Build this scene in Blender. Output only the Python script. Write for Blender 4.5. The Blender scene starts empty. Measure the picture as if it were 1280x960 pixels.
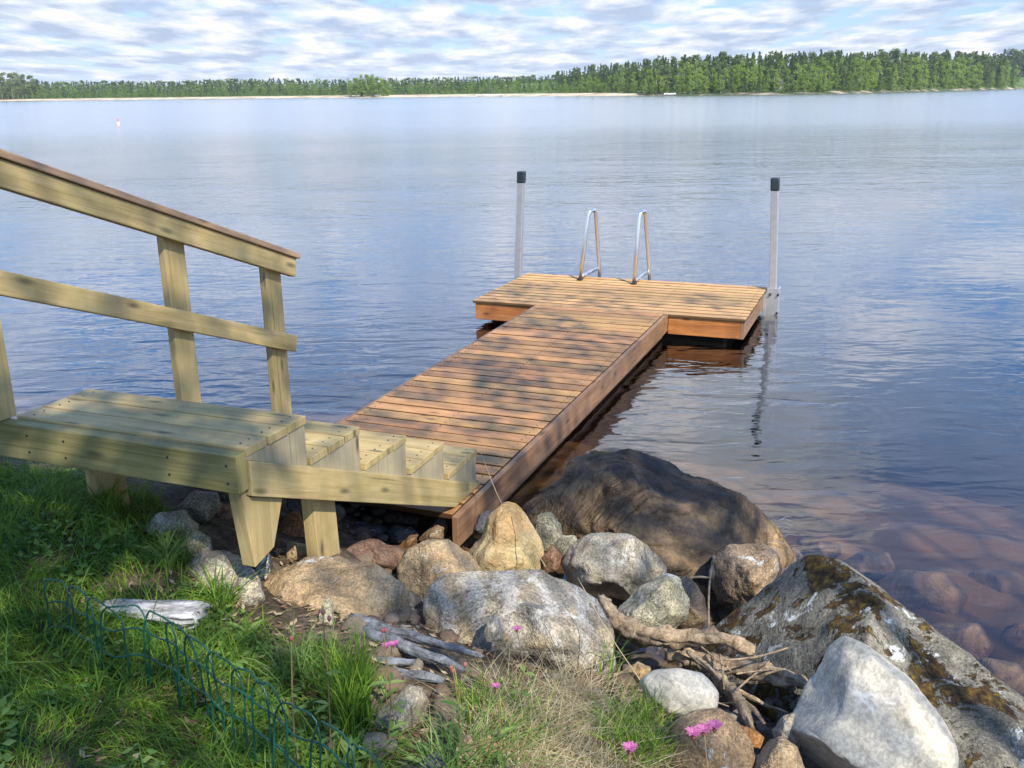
import bpy, bmesh, math, random
import numpy as np
from mathutils import Vector, Matrix, noise as mn

random.seed(7)
RNG = np.random.default_rng(11)
scene = bpy.context.scene
COL = scene.collection

# ------------------------------------------------------------------ camera
F = 1200.0
PITCH, ROLL, H = 0.29560265, -0.01218411, 1.98152
O = np.array([-0.34074726, 8.34984583, 0.0])
TH = 0.37450809
U = np.array([math.cos(TH), -math.sin(TH), 0.0])      # along the deck planks
V = np.array([math.sin(TH), math.cos(TH), 0.0])       # out along the pier
CAM = np.array([0.0, 0.0, H])
cp, sp, cr, sr = math.cos(PITCH), math.sin(PITCH), math.cos(ROLL), math.sin(ROLL)
FW = np.array([0, cp, -sp]); UP0 = np.array([0, sp, cp]); R0 = np.array([1.0, 0, 0])
RT = cr * R0 + sr * UP0
UP = -sr * R0 + cr * UP0

def ray(x, y):
    return FW + RT * ((x - 640) / F) + UP * ((480 - y) / F)
def pz(x, y, z):
    """point of the place seen at photo position (x, y) and known to lie at height z"""
    d = ray(x, y); return CAM + d * ((z - H) / d[2])
def loc(P):
    q = np.asarray(P) - O; return np.array([q @ U, q @ V, q[2]])
def ls(x, y, s):
    d = ray(x, y); k = (s - (CAM - O) @ U) / (d @ U); return loc(CAM + k * d)
def lt(x, y, t):
    d = ray(x, y); k = (t - (CAM - O) @ V) / (d @ V); return loc(CAM + k * d)
def lz(x, y, z):
    return loc(pz(x, y, z))
def far(px, dist, z=0.0):
    d = ray(px, 115); d = d / math.hypot(d[0], d[1]); return np.array([d[0] * dist, d[1] * dist, z])
def toworld(s, t, z):
    return O + U * s + V * t + np.array([0, 0, z])
def project(P):
    d = np.asarray(P, float) - CAM
    zz = d @ FW
    return 640 + F * (d @ RT) / zz, 480 - F * (d @ UP) / zz, zz

cam_d = bpy.data.cameras.new("camera")
cam = bpy.data.objects.new("camera", cam_d); COL.objects.link(cam)
cam_d.sensor_width = 36.0; cam_d.lens = F / 1280 * 36.0
cam_d.clip_start = 0.05; cam_d.clip_end = 9000
M = Matrix(((RT[0], UP[0], -FW[0], 0), (RT[1], UP[1], -FW[1], 0), (RT[2], UP[2], -FW[2], H), (0, 0, 0, 1)))
cam.matrix_world = M
scene.camera = cam

# ------------------------------------------------------------------ light
EL = math.radians(46)
SUNH = np.array([0.46, -0.888]); SUNH /= np.linalg.norm(SUNH)
SUN = np.array([SUNH[0] * math.cos(EL), SUNH[1] * math.cos(EL), math.sin(EL)])
sd = bpy.data.lights.new("sun", 'SUN'); so = bpy.data.objects.new("sun", sd); COL.objects.link(so)
sd.energy = 5.0; sd.angle = math.radians(0.55); sd.color = (1.0, 0.93, 0.82)
so.rotation_euler = Vector(SUN).to_track_quat('Z', 'Y').to_euler()
so.location = (6, -12, 14)

class NT:
    """tiny node-tree helper"""
    def __init__(self, tree):
        self.t = tree
    def n(self, typ, **kw):
        nd = self.t.nodes.new(typ)
        for k, v in kw.items():
            if k.startswith('i_'):
                key = k[2:]
                key = int(key) if key.isdigit() else key.replace('_', ' ')
                s = nd.inputs[key]
                if isinstance(v, bpy.types.NodeSocket): self.t.links.new(v, s)
                else: s.default_value = v
            else: setattr(nd, k, v)
        return nd
    def link(self, a, b): self.t.links.new(a, b)
    def math(self, op, a, b=None, clamp=False):
        nd = self.t.nodes.new('ShaderNodeMath'); nd.operation = op; nd.use_clamp = clamp
        for i, v in enumerate((a, b)):
            if v is None: continue
            if isinstance(v, bpy.types.NodeSocket): self.t.links.new(v, nd.inputs[i])
            else: nd.inputs[i].default_value = v
        return nd.outputs[0]
    def ramp(self, fac, stops, interp='LINEAR'):
        nd = self.t.nodes.new('ShaderNodeValToRGB'); nd.color_ramp.interpolation = interp
        e = nd.color_ramp.elements
        while len(e) < len(stops): e.new(0.5)
        for el, (p, c) in zip(e, stops):
            el.position = p
            el.color = (c, c, c, 1) if isinstance(c, (int, float)) else (*c, 1)
        self.t.links.new(fac, nd.inputs[0]); return nd.outputs[0]
    def mix(self, fac, a, b, mode='MIX'):
        nd = self.t.nodes.new('ShaderNodeMix'); nd.data_type = 'RGBA'; nd.blend_type = mode
        for sck, v in ((nd.inputs['Factor'], fac), (nd.inputs['A'], a), (nd.inputs['B'], b)):
            idx = sck
            pass
        ins = [nd.inputs[0], nd.inputs[6], nd.inputs[7]]
        for sck, v in zip(ins, (fac, a, b)):
            if isinstance(v, bpy.types.NodeSocket): self.t.links.new(v, sck)
            elif isinstance(v, (int, float)): sck.default_value = v
            else: sck.default_value = (*v, 1)
        return nd.outputs[2]
    def noise(self, vec, scale, detail=4, rough=0.55, dist=0.0, out=0):
        nd = self.n('ShaderNodeTexNoise'); nd.inputs['Scale'].default_value = scale
        nd.inputs['Detail'].default_value = detail; nd.inputs['Roughness'].default_value = rough
        nd.inputs['Distortion'].default_value = dist
        if vec is not None: self.link(vec, nd.inputs['Vector'])
        return nd.outputs[out]
    def mapping(self, vec, scale=(1, 1, 1), locn=(0, 0, 0), rot=(0, 0, 0)):
        nd = self.n('ShaderNodeMapping'); nd.inputs['Scale'].default_value = scale
        nd.inputs['Location'].default_value = locn; nd.inputs['Rotation'].default_value = rot
        self.link(vec, nd.inputs['Vector']); return nd.outputs[0]

world = bpy.data.worlds.new("World"); scene.world = world; world.use_nodes = True
world.node_tree.nodes.clear()
w = NT(world.node_tree)
SKY = 0.12
sky = w.n('ShaderNodeTexSky', sky_type='NISHITA', sun_disc=False, sun_elevation=EL,
          sun_rotation=math.atan2(SUNH[0], SUNH[1]), air_density=1.0, dust_density=0.5, ozone_density=2.0)
tc = w.n('ShaderNodeTexCoord')
sep = w.n('ShaderNodeSeparateXYZ', i_0=tc.outputs['Generated'])
zc = w.math('MAXIMUM', sep.outputs[2], 0.0)
den = w.math('ADD', zc, 0.075)
cx = w.math('DIVIDE', sep.outputs[0], den); cy = w.math('DIVIDE', sep.outputs[1], den)
cv = w.n('ShaderNodeCombineXYZ', i_0=cx, i_1=cy, i_2=3.7).outputs[0]
cvm = w.mapping(cv, scale=(1.6, 0.9, 1.0), locn=(2.2, 0.6, 0))
n1 = w.noise(cvm, 1.5, 9, 0.55, 0.1)
n2 = w.noise(w.mapping(cv, scale=(1.6, 0.9, 1), locn=(2.2, 0.48, 0.0)), 1.6, 9, 0.56, 0.1)
cover = w.ramp(n1, [(0.36, 0.0), (0.44, 0.7), (0.53, 1.0)])
low = w.ramp(zc, [(0.0, 1.0), (0.10, 0.95), (0.16, 0.78), (0.26, 0.6), (0.38, 0.25), (0.6, 0.2)])
cover = w.math('MULTIPLY', cover, low)
# one big cloud bank stands higher up over the lake
bd = w.n('ShaderNodeVectorMath', operation='SUBTRACT', i_0=tc.outputs['Generated'], i_1=(math.sin(0.17) * math.cos(0.36), math.cos(0.17) * math.cos(0.36), math.sin(0.36))).outputs[0]
bd = w.n('ShaderNodeVectorMath', operation='LENGTH', i_0=w.mapping(bd, scale=(1.0, 1.0, 1.15))).outputs['Value']
bw = w.noise(tc.outputs['Generated'], 7.0, 6, 0.6, 0.3)
bd = w.math('ADD', bd, w.math('MULTIPLY', w.math('SUBTRACT', bw, 0.5), 0.28))
cover = w.math('MAXIMUM', cover, w.ramp(bd, [(0.10, 0.95), (0.17, 0.7), (0.21, 0.0)]))
K = 1.0 / SKY
ccol = w.ramp(n2, [(0.40, (0.38 * K / 10, 0.46 * K / 10, 0.61 * K / 10)), (0.51, (0.60 * K / 10, 0.65 * K / 10, 0.74 * K / 10)), (0.62, (0.88 * K / 10, 0.86 * K / 10, 0.87 * K / 10))])
ccol = w.n('ShaderNodeVectorMath', operation='SCALE', i_0=ccol, i_Scale=w.math('MULTIPLY', w.ramp(zc, [(0.0, 0.53), (0.09, 0.55), (0.13, 0.82), (0.22, 1.05), (0.35, 0.95), (0.55, 0.50), (1.0, 0.35)]), 16.0)).outputs[0]
skyc = w.mix(1.0, sky.outputs[0], w.ramp(zc, [(0.0, (0.36, 0.44, 0.60)), (0.09, (0.34, 0.46, 0.66)), (0.14, (0.36, 0.62, 0.98)), (0.30, (0.40, 0.80, 1.25))]), 'MULTIPLY')
skyc = w.n('ShaderNodeVectorMath', operation='SCALE', i_0=skyc, i_Scale=1.4).outputs[0]
# thin veil low over the horizon
veil = w.ramp(zc, [(0.0, 0.55), (0.12, 0.15), (0.3, 0.0)])
skyc = w.mix(veil, skyc, (0.46 * K, 0.58 * K, 0.78 * K))
fin = w.mix(cover, skyc, ccol)
bg = w.n('ShaderNodeBackground', i_Color=fin, i_Strength=SKY)
wo = w.n('ShaderNodeOutputWorld', i_0=bg.outputs[0])

vs = scene.view_settings
vs.view_transform = 'Standard'; vs.look = 'None'; vs.gamma = 1.0; vs.exposure = 0.6; vs.use_curve_mapping = False

# ------------------------------------------------------------------ object helpers
def tag(o, label=None, cat=None, group=None, kind=None):
    if label: o['label'] = label
    if cat: o['category'] = cat
    if group: o['group'] = group
    if kind: o['kind'] = kind
    return o
def empty(name, location=(0, 0, 0), rz=0.0):
    o = bpy.data.objects.new(name, None); o.empty_display_size = 0.2
    o.location = location; o.rotation_euler = (0, 0, rz); COL.objects.link(o); return o
def link_mesh(name, me, mat, parent=None, location=None):
    o = bpy.data.objects.new(name, me); COL.objects.link(o)
    if mat is not None and not me.materials: me.materials.append(mat)
    if parent is not None: o.parent = parent
    if location is not None: o.location = location
    return o
def mesh_np(name, verts, faces, smooth=False):
    """verts (n,3) array, faces (m,k) int array with a constant k"""
    me = bpy.data.meshes.new(name)
    verts = np.asarray(verts, np.float32); faces = np.asarray(faces, np.int32)
    m, k = faces.shape
    me.vertices.add(len(verts)); me.vertices.foreach_set('co', verts.ravel())
    me.loops.add(m * k); me.loops.foreach_set('vertex_index', faces.ravel())
    me.polygons.add(m)
    me.polygons.foreach_set('loop_start', np.arange(0, m * k, k, dtype=np.int32))
    me.polygons.foreach_set('loop_total', np.full(m, k, np.int32))
    me.polygons.foreach_set('use_smooth', np.full(m, bool(smooth)))
    me.update(calc_edges=True); me.validate()
    return me

class MB:
    """collects boards (with a uv that follows the grain) and prisms into one mesh"""
    def __init__(s): s.v, s.f, s.uv = [], [], []
    def board(s, c, L, W, T, l, wd, th):
        c = np.asarray(c, float); L, W, T = (np.asarray(a, float) / np.linalg.norm(a) for a in (L, W, T))
        b = len(s.v); ou, ov = random.uniform(0, 30), random.uniform(0, 30)
        for i in (-1, 1):
            for j in (-1, 1):
                for k in (-1, 1):
                    s.v.append(c + L * i * l / 2 + W * j * wd / 2 + T * k * th / 2)
        def idx(i, j, k): return b + i * 4 + j * 2 + k
        quads = [((0,0,0),(0,0,1),(0,1,1),(0,1,0)), ((1,0,0),(1,1,0),(1,1,1),(1,0,1)),
                 ((0,0,0),(1,0,0),(1,0,1),(0,0,1)), ((0,1,0),(0,1,1),(1,1,1),(1,1,0)),
                 ((0,0,0),(0,1,0),(1,1,0),(1,0,0)), ((0,0,1),(1,0,1),(1,1,1),(0,1,1))]
        hand = np.dot(np.cross(L, W), T) > 0
        for qi, q in enumerate(quads):
            if not hand: q = q[::-1]
            s.f.append([idx(*p) for p in q]); r = []
            for (i, j, k) in q:
                x, y, z = i * l, j * wd, k * th
                if qi < 2: r.append((ou + z * 0.3, ov + y + z * 0.1))
                elif qi < 4: r.append((ou + x, ov + 2 + z))
                else: r.append((ou + x, ov + y + (5 if qi == 4 else 0)))
            s.uv.append(r)
    def box(s, x0, x1, y0, y1, z0, z1, grain='x'):
        c = ((x0 + x1) / 2, (y0 + y1) / 2, (z0 + z1) / 2); d = (x1 - x0, y1 - y0, z1 - z0)
        X, Y, Z = (1,0,0), (0,1,0), (0,0,1)
        if grain == 'x': s.board(c, X, Y, Z, d[0], d[1], d[2])
        elif grain == 'y': s.board(c, Y, X, Z, d[1], d[0], d[2])
        else: s.board(c, Z, Y, X, d[2], d[1], d[0])
    def prism(s, poly, a0, a1, mk, gdir):
        """poly of 2-D points extruded between a0 and a1; mk(p, a) -> 3-D; gdir = 2-D grain direction"""
        n = len(poly); b = len(s.v); g = np.array(gdir, float); g /= np.linalg.norm(g); h = np.array([-g[1], g[0]])
        ou, ov = random.uniform(0, 30), random.uniform(0, 30)
        for a in (a0, a1):
            for p in poly: s.v.append(np.array(mk(p, a), float))
        uvp = [(ou + np.dot(p, g), ov + np.dot(p, h)) for p in np.array(poly, float)]
        s.f.append([b + i for i in range(n)][::-1]); s.uv.append(uvp[::-1])
        s.f.append([b + n + i for i in range(n)]); s.uv.append(uvp)
        for i in range(n):
            j = (i + 1) % n
            s.f.append([b + i, b + j, b + n + j, b + n + i])
            d = a1 - a0
            s.uv.append([uvp[i], uvp[j], (uvp[j][0], uvp[j][1] + d), (uvp[i][0], uvp[i][1] + d)])
    def build(s, name, mat, parent=None, bevel=0.003, smooth=False):
        me = bpy.data.meshes.new(name); me.from_pydata([tuple(v) for v in s.v], [], s.f)
        uvl = me.uv_layers.new(name='grain')
        flat = [c for f in s.uv for p in f for c in p]
        uvl.data.foreach_set('uv', flat)
        bm = bmesh.new(); bm.from_mesh(me); bmesh.ops.recalc_face_normals(bm, faces=bm.faces[:]); bm.to_mesh(me); bm.free()
        o = link_mesh(name, me, mat, parent)
        if bevel:
            m = o.modifiers.new('bevel', 'BEVEL'); m.width = bevel; m.segments = 2; m.limit_method = 'ANGLE'
        return o

def tube_np(path, radii, seg=8, cap=True, rough=0.0, rs=6.0, seed=0.0):
    path = [np.asarray(p, float) for p in path]; n = len(path)
    if isinstance(radii, (int, float)): radii = [radii] * n
    vs_, fs = [], []
    up = np.array([0, 0, 1.0]); prev = None
    for i, p in enumerate(path):
        t = path[min(i + 1, n - 1)] - path[max(i - 1, 0)]; t /= np.linalg.norm(t) + 1e-12
        if prev is None:
            a = np.cross(t, up)
            if np.linalg.norm(a) < 1e-3: a = np.cross(t, np.array([1.0, 0, 0]))
        else: a = prev - t * (prev @ t)
        a /= np.linalg.norm(a); prev = a; b = np.cross(t, a)
        for k in range(seg):
            an = 2 * math.pi * k / seg; q = a * math.cos(an) + b * math.sin(an)
            r = radii[i]
            if rough: r *= 1 + rough * (.6 * mn.noise(Vector(p * rs + q * 1.3) + Vector((seed, 0, 0))) + .7 * mn.noise(Vector(p * rs * .22 + q * 2.6) + Vector((0, seed, 0))) + .35 * mn.noise(Vector(p * rs * .6 + q * 6.0)))
            vs_.append(p + q * r)
    for i in range(n - 1):
        for k in range(seg):
            k2 = (k + 1) % seg
            fs.append([i * seg + k, i * seg + k2, (i + 1) * seg + k2, (i + 1) * seg + k])
    if cap:
        fs.append(list(range(seg))[::-1]); fs.append([(n - 1) * seg + k for k in range(seg)])
    return vs_, fs
def smooth_path(pts, sub=6):
    pts = [np.asarray(p, float) for p in pts]; out = []
    P = [2 * pts[0] - pts[1]] + pts + [2 * pts[-1] - pts[-2]]
    for i in range(1, len(P) - 2):
        for k in range(sub):
            t = k / sub; a, b, c, d = P[i - 1], P[i], P[i + 1], P[i + 2]
            out.append(0.5 * (2 * b + (c - a) * t + (2 * a - 5 * b + 4 * c - d) * t * t + (3 * b - a - 3 * c + d) * t ** 3))
    out.append(pts[-1]); return out
def raw_obj(name, vf, mat, parent=None, smooth=True):
    vs_, fs = vf
    me = bpy.data.meshes.new(name); me.from_pydata([tuple(v) for v in vs_], [], fs)
    if smooth:
        for p in me.polygons: p.use_smooth = True
    return link_mesh(name, me, mat, parent)
def join_vf(*lst):
    V_, F_ = [], []
    for v, f in lst:
        b = len(V_); V_ += list(v); F_ += [[i + b for i in q] for q in f]
    return V_, F_

# ------------------------------------------------------------------ materials
def new_mat(name):
    m = bpy.data.materials.new(name); m.use_nodes = True; m.node_tree.nodes.clear(); return m, NT(m.node_tree)
def finish(nt, col, rough=0.6, bump=None, bstr=0.3, bdist=0.01, metal=0.0, spec=0.5, trans=None):
    b = nt.n('ShaderNodeBsdfPrincipled')
    for nm, v in (('Base Color', col), ('Roughness', rough), ('Metallic', metal), ('Specular IOR Level', spec)):
        s = b.inputs[nm]
        if isinstance(v, bpy.types.NodeSocket): nt.link(v, s)
        elif isinstance(v, tuple): s.default_value = (*v, 1)
        else: s.default_value = v
    if bump is not None:
        bp = nt.n('ShaderNodeBump', i_Height=bump, i_Strength=bstr, i_Distance=bdist); nt.link(bp.outputs[0], b.inputs['Normal'])
    nt.n('ShaderNodeOutputMaterial', i_0=b.outputs[0]); return b

def wood(name, c_dark, c_mid, c_light, knot=(0.05, 0.03, 0.015), tone=0.35, rough=0.6, stain=None, stain_amt=0.0, seam=0.0):
    m, t = new_mat(name)
    uv = t.n('ShaderNodeUVMap', uv_map='grain').outputs[0]
    geo = t.n('ShaderNodeNewGeometry')
    rnd = geo.outputs['Random Per Island']
    g1 = t.noise(t.mapping(uv, scale=(1.6, 34, 1)), 1.0, 5, 0.6, 0.8)
    g2 = t.noise(t.mapping(uv, scale=(5.0, 160, 1)), 1.0, 3, 0.6, 0.2)
    blot = t.noise(uv, 5.0, 4, 0.6)
    g = t.math('ADD', t.math('MULTIPLY', g1, 0.65), t.math('MULTIPLY', g2, 0.35))
    col = t.ramp(g, [(0.34, c_dark), (0.5, c_mid), (0.66, c_light)])
    hsv = t.n('ShaderNodeHueSaturation', i_Color=col)
    val = t.math('ADD', t.math('MULTIPLY', rnd, tone), 1.0 - tone / 2)
    val = t.math('MULTIPLY', val, t.math('ADD', t.math('MULTIPLY', blot, 0.9), 0.55))
    t.link(val, hsv.inputs['Value'])
    hue = t.math('ADD', t.math('MULTIPLY', t.math('FRACT', t.math('MULTIPLY', rnd, 7.31)), 0.014), 0.493)
    t.link(hue, hsv.inputs['Hue'])
    col = hsv.outputs[0]
    vor = t.n('ShaderNodeTexVoronoi', voronoi_dimensions='2D', i_Vector=t.mapping(uv, scale=(2.6, 8.5, 1)), i_Scale=1.0)
    kn = t.ramp(vor.outputs['Distance'], [(0.03, 1.0), (0.075, 0.55), (0.13, 0.0)])
    sel = t.math('GREATER_THAN', t.n('ShaderNodeSeparateColor', i_0=vor.outputs['Color']).outputs[0], 0.5)
    kn = t.math('MULTIPLY', kn, sel)
    col = t.mix(t.math('MULTIPLY', kn, 0.85), col, knot)
    if stain:
        sn = t.ramp(t.noise(uv, 3.2, 5, 0.65, 0.4), [(0.45, 0.0), (0.68, stain_amt)])
        col = t.mix(sn, col, stain)
    wr = t.ramp(t.noise(t.mapping(uv, scale=(1.2, 6, 1)), 1.6, 6, 0.7, 0.3), [(0.5, 0.0), (0.72, 0.5)])
    grey = t.mix(0.5, col, (0.20, 0.17, 0.13)); col = t.mix(wr, col, grey)
    chk = t.ramp(t.noise(t.mapping(uv, scale=(0.9, 60, 1)), 1.0, 3, 0.5), [(0.66, 0.0), (0.70, 0.55)])
    col = t.mix(chk, col, tuple(x * 0.4 for x in c_dark))
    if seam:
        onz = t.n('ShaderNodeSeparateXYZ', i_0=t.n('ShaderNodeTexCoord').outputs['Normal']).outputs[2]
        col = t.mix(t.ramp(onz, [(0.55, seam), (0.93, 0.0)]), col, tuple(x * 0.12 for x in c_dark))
    finish(t, col, rough, g, 0.45, 0.002, spec=0.3); return m

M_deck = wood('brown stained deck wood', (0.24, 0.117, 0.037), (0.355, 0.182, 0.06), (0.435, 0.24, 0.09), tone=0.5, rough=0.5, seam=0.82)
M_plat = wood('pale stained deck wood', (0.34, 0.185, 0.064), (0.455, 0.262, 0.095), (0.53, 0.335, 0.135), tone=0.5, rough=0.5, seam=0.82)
M_fascia = wood('orange stained fascia wood', (0.23, 0.085, 0.02), (0.38, 0.15, 0.038), (0.50, 0.22, 0.06), tone=0.2, rough=0.45)
M_side = wood('red brown stained side board', (0.15, 0.08, 0.038), (0.235, 0.132, 0.064), (0.31, 0.19, 0.10), tone=0.15, rough=0.5)
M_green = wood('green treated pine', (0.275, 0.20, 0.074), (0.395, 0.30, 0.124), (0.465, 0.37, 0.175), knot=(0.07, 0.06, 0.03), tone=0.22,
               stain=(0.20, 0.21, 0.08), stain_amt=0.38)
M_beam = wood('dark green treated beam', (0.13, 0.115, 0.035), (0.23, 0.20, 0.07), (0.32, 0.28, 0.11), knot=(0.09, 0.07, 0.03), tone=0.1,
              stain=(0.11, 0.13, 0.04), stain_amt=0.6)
M_cheek = wood('pale grey planed pine', (0.27, 0.225, 0.13), (0.335, 0.285, 0.17), (0.38, 0.33, 0.205), tone=0.08)
M_cap = wood('weathered brown rail cap', (0.22, 0.14, 0.08), (0.31, 0.21, 0.125), (0.38, 0.27, 0.17), tone=0.1)

def simple(name, col, rough=0.5, metal=0.0, var=0.12, scale=30.0, spec=0.5):
    m, t = new_mat(name)
    tcn = t.n('ShaderNodeTexCoord').outputs['Object']
    nz = t.noise(tcn, scale, 4, 0.6)
    c = t.mix(nz, tuple(max(0, x * (1 - var)) for x in col), tuple(min(1, x * (1 + var)) for x in col))
    finish(t, c, rough, nz, 0.1, 0.002, metal, spec); return m
M_galv = simple('galvanised steel', (0.55, 0.55, 0.53), 0.42, 0.75, 0.2, 18)
M_steel = simple('brushed stainless tube', (0.72, 0.72, 0.70), 0.28, 0.9, 0.08, 40)
M_plastic = simple('dark green plastic cap', (0.016, 0.026, 0.03), 0.45, 0, 0.2, 20)
M_bolt = simple('dark bolt', (0.05, 0.05, 0.05), 0.5, 0.5)
M_float = simple('black float', (0.012, 0.012, 0.013), 0.6)
M_wire = simple('green plastic coated wire', (0.009, 0.07, 0.045), 0.3, 0, 0.25, 60)

def rock_mat(name, base, alt, stain=None, stain_amt=0.0, lichen=0.0, moss=0.0, speck=0.5, band=0.0, vein_amt=0.35, relief=0.8, scale=1.0, lich_col=(0.55, 0.55, 0.49), seed=0.0):
    m, t = new_mat(name)
    tcn = t.n('ShaderNodeTexCoord').outputs['Object']
    oi = t.n('ShaderNodeObjectInfo').outputs['Random']
    off = t.n('ShaderNodeVectorMath', operation='SCALE', i_0=(17.0, 9.0, 23.0), i_Scale=oi).outputs[0]
    v = t.n('ShaderNodeVectorMath', operation='ADD', i_0=tcn, i_1=off).outputs[0]
    v = t.mapping(v, locn=(seed, seed * 2, 0))
    big = t.noise(v, 4.5 * scale, 6, 0.6, 0.6)
    mid = t.noise(v, 16 * scale, 6, 0.65, 0.3)
    fine = t.noise(v, 120 * scale, 3, 0.7)
    col = t.mix(t.ramp(big, [(0.38, 0.0), (0.62, 1.0)]), base, alt)
    dk = tuple(x * 0.45 for x in base)
    col = t.mix(t.math('MULTIPLY', t.ramp(mid, [(0.47, 0.0), (0.62, 1.0)]), 0.6), col, dk)
    if stain:
        sn = t.noise(v, 2.6 * scale, 5, 0.62, 0.8)
        col = t.mix(t.ramp(sn, [(0.44, 0.0), (0.58, stain_amt)]), col, stain)
    if band:
        wv = t.n('ShaderNodeTexWave', i_Vector=t.mapping(v, rot=(0.5, 0.35, 0.2)), i_Scale=3.0 * scale, i_Distortion=9.0, i_Detail=5.0, i_Detail_Scale=1.6, i_Detail_Roughness=0.7)
        col = t.mix(t.math('MULTIPLY', t.ramp(wv.outputs[1], [(0.45, 0.0), (0.8, 1.0)]), band), col, (0.62, 0.60, 0.55))
    sp_ = t.ramp(fine, [(0.40, 0.0), (0.5, 0.5), (0.60, 1.0)])
    col = t.mix(min(1.0, speck * 1.5), col, t.mix(sp_, (0.45, 0.45, 0.46), (1.25, 1.22, 1.16)), 'MULTIPLY')
    vein = t.noise(v, 3.2 * scale, 6, 0.7, 1.2)
    vl = t.math('ABSOLUTE', t.math('SUBTRACT', vein, 0.5))
    col = t.mix(t.ramp(vl, [(0.0, 0.85 * vein_amt), (0.018, 0.4 * vein_amt), (0.04, 0.0)]), col, tuple(x * 0.28 for x in base))
    if lichen:
        ln = t.noise(v, 9 * scale, 7, 0.72, 0.5)
        lm = t.ramp(ln, [(0.62 - lichen * 0.2, 0.0), (0.66 - lichen * 0.2, 0.9)])
        col = t.mix(lm, col, lich_col)
    bumpsrc = t.math('ADD', t.math('MULTIPLY', mid, 0.75), t.math('MULTIPLY', fine, 0.25))
    if moss:
        geo = t.n('ShaderNodeNewGeometry')
        nz = t.n('ShaderNodeSeparateXYZ', i_0=geo.outputs['Normal']).outputs[2]
        mo = t.noise(v, 5.0, 8, 0.68, 0.6)
        mo2 = t.noise(v, 22.0, 6, 0.7)
        mm = t.math('ADD', t.math('MULTIPLY', mo, 0.8), t.math('MULTIPLY', mo2, 0.25))
        mk = t.ramp(mm, [(0.548, 0.0), (0.566, 1.0)])
        mk = t.math('MULTIPLY', mk, t.ramp(nz, [(0.1, 0.0), (0.3, 1.0)]))
        mcol = t.ramp(t.noise(v, 30, 5, 0.7), [(0.38, (0.020, 0.012, 0.005)), (0.52, (0.075, 0.045, 0.012)), (0.66, (0.19, 0.125, 0.02))])
        col = t.mix(mk, col, mcol)
        bumpsrc = t.math('ADD', bumpsrc, t.math('MULTIPLY', mk, t.math('ADD', mo2, 0.6)))
    bumpsrc = t.math('ADD', bumpsrc, t.math('MULTIPLY', t.ramp(vl, [(0.0, 0.0), (0.035, 1.0)]), 0.6 * vein_amt))
    finish(t, col, 0.85, bumpsrc, relief, 0.022, spec=0.22); return m

RM = {
 'grey':  rock_mat('grey granite', (0.39, 0.33, 0.225), (0.47, 0.41, 0.30), (0.22, 0.205, 0.165), 0.55, lichen=0.1, band=0.2),
 'white': rock_mat('pale smooth gneiss', (0.58, 0.52, 0.39), (0.46, 0.43, 0.35), (0.30, 0.30, 0.27), 0.5, speck=0.3, lichen=0.03, band=0.12, vein_amt=0.08, relief=0.4, scale=0.7),
 'tan':   rock_mat('tan granite', (0.45, 0.315, 0.16), (0.35, 0.245, 0.14), (0.22, 0.21, 0.165), 0.55, lichen=0.04, speck=0.4),
 'yellow':rock_mat('yellow ochre granite', (0.50, 0.40, 0.19), (0.44, 0.36, 0.22), (0.34, 0.18, 0.06), 0.6, speck=0.25, scale=0.8),
 'band':  rock_mat('banded grey gneiss', (0.42, 0.335, 0.205), (0.47, 0.39, 0.27), (0.17, 0.175, 0.165), 0.75, lichen=0.06, band=0.38, vein_amt=0.4),
 'lich':  rock_mat('lichen speckled granite', (0.40, 0.37, 0.24), (0.46, 0.43, 0.31), (0.24, 0.22, 0.15), 0.5, lichen=0.15, speck=0.65),
 'dark':  rock_mat('dark stained boulder', (0.22, 0.15, 0.085), (0.34, 0.225, 0.11), (0.028, 0.028, 0.03), 0.92, vein_amt=0.8, band=0.0, speck=0.3, scale=0.55),
 'slate': rock_mat('dark blue grey stone', (0.10, 0.105, 0.115), (0.16, 0.16, 0.16), (0.05, 0.05, 0.055), 0.6, lichen=0.1),
 'red':   rock_mat('red brown granite', (0.25, 0.115, 0.065), (0.31, 0.19, 0.11), (0.13, 0.10, 0.09), 0.6, lichen=0.12),
 'rust':  rock_mat('rusty orange stone', (0.40, 0.19, 0.06), (0.30, 0.17, 0.08), (0.10, 0.07, 0.05), 0.5),
 'brown': rock_mat('brown granite', (0.27, 0.185, 0.10), (0.36, 0.26, 0.16), (0.16, 0.13, 0.10), 0.6, lichen=0.1),
 'moss':  rock_mat('mossy lichen boulder', (0.20, 0.185, 0.14), (0.27, 0.25, 0.195), (0.10, 0.097, 0.078), 0.7, lichen=0.12, moss=1.0, lich_col=(0.58, 0.60, 0.56)),
 'wet':   rock_mat('submerged stone', (0.16, 0.105, 0.058), (0.22, 0.15, 0.085), (0.085, 0.06, 0.04), 0.5, speck=0.2),
}

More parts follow.
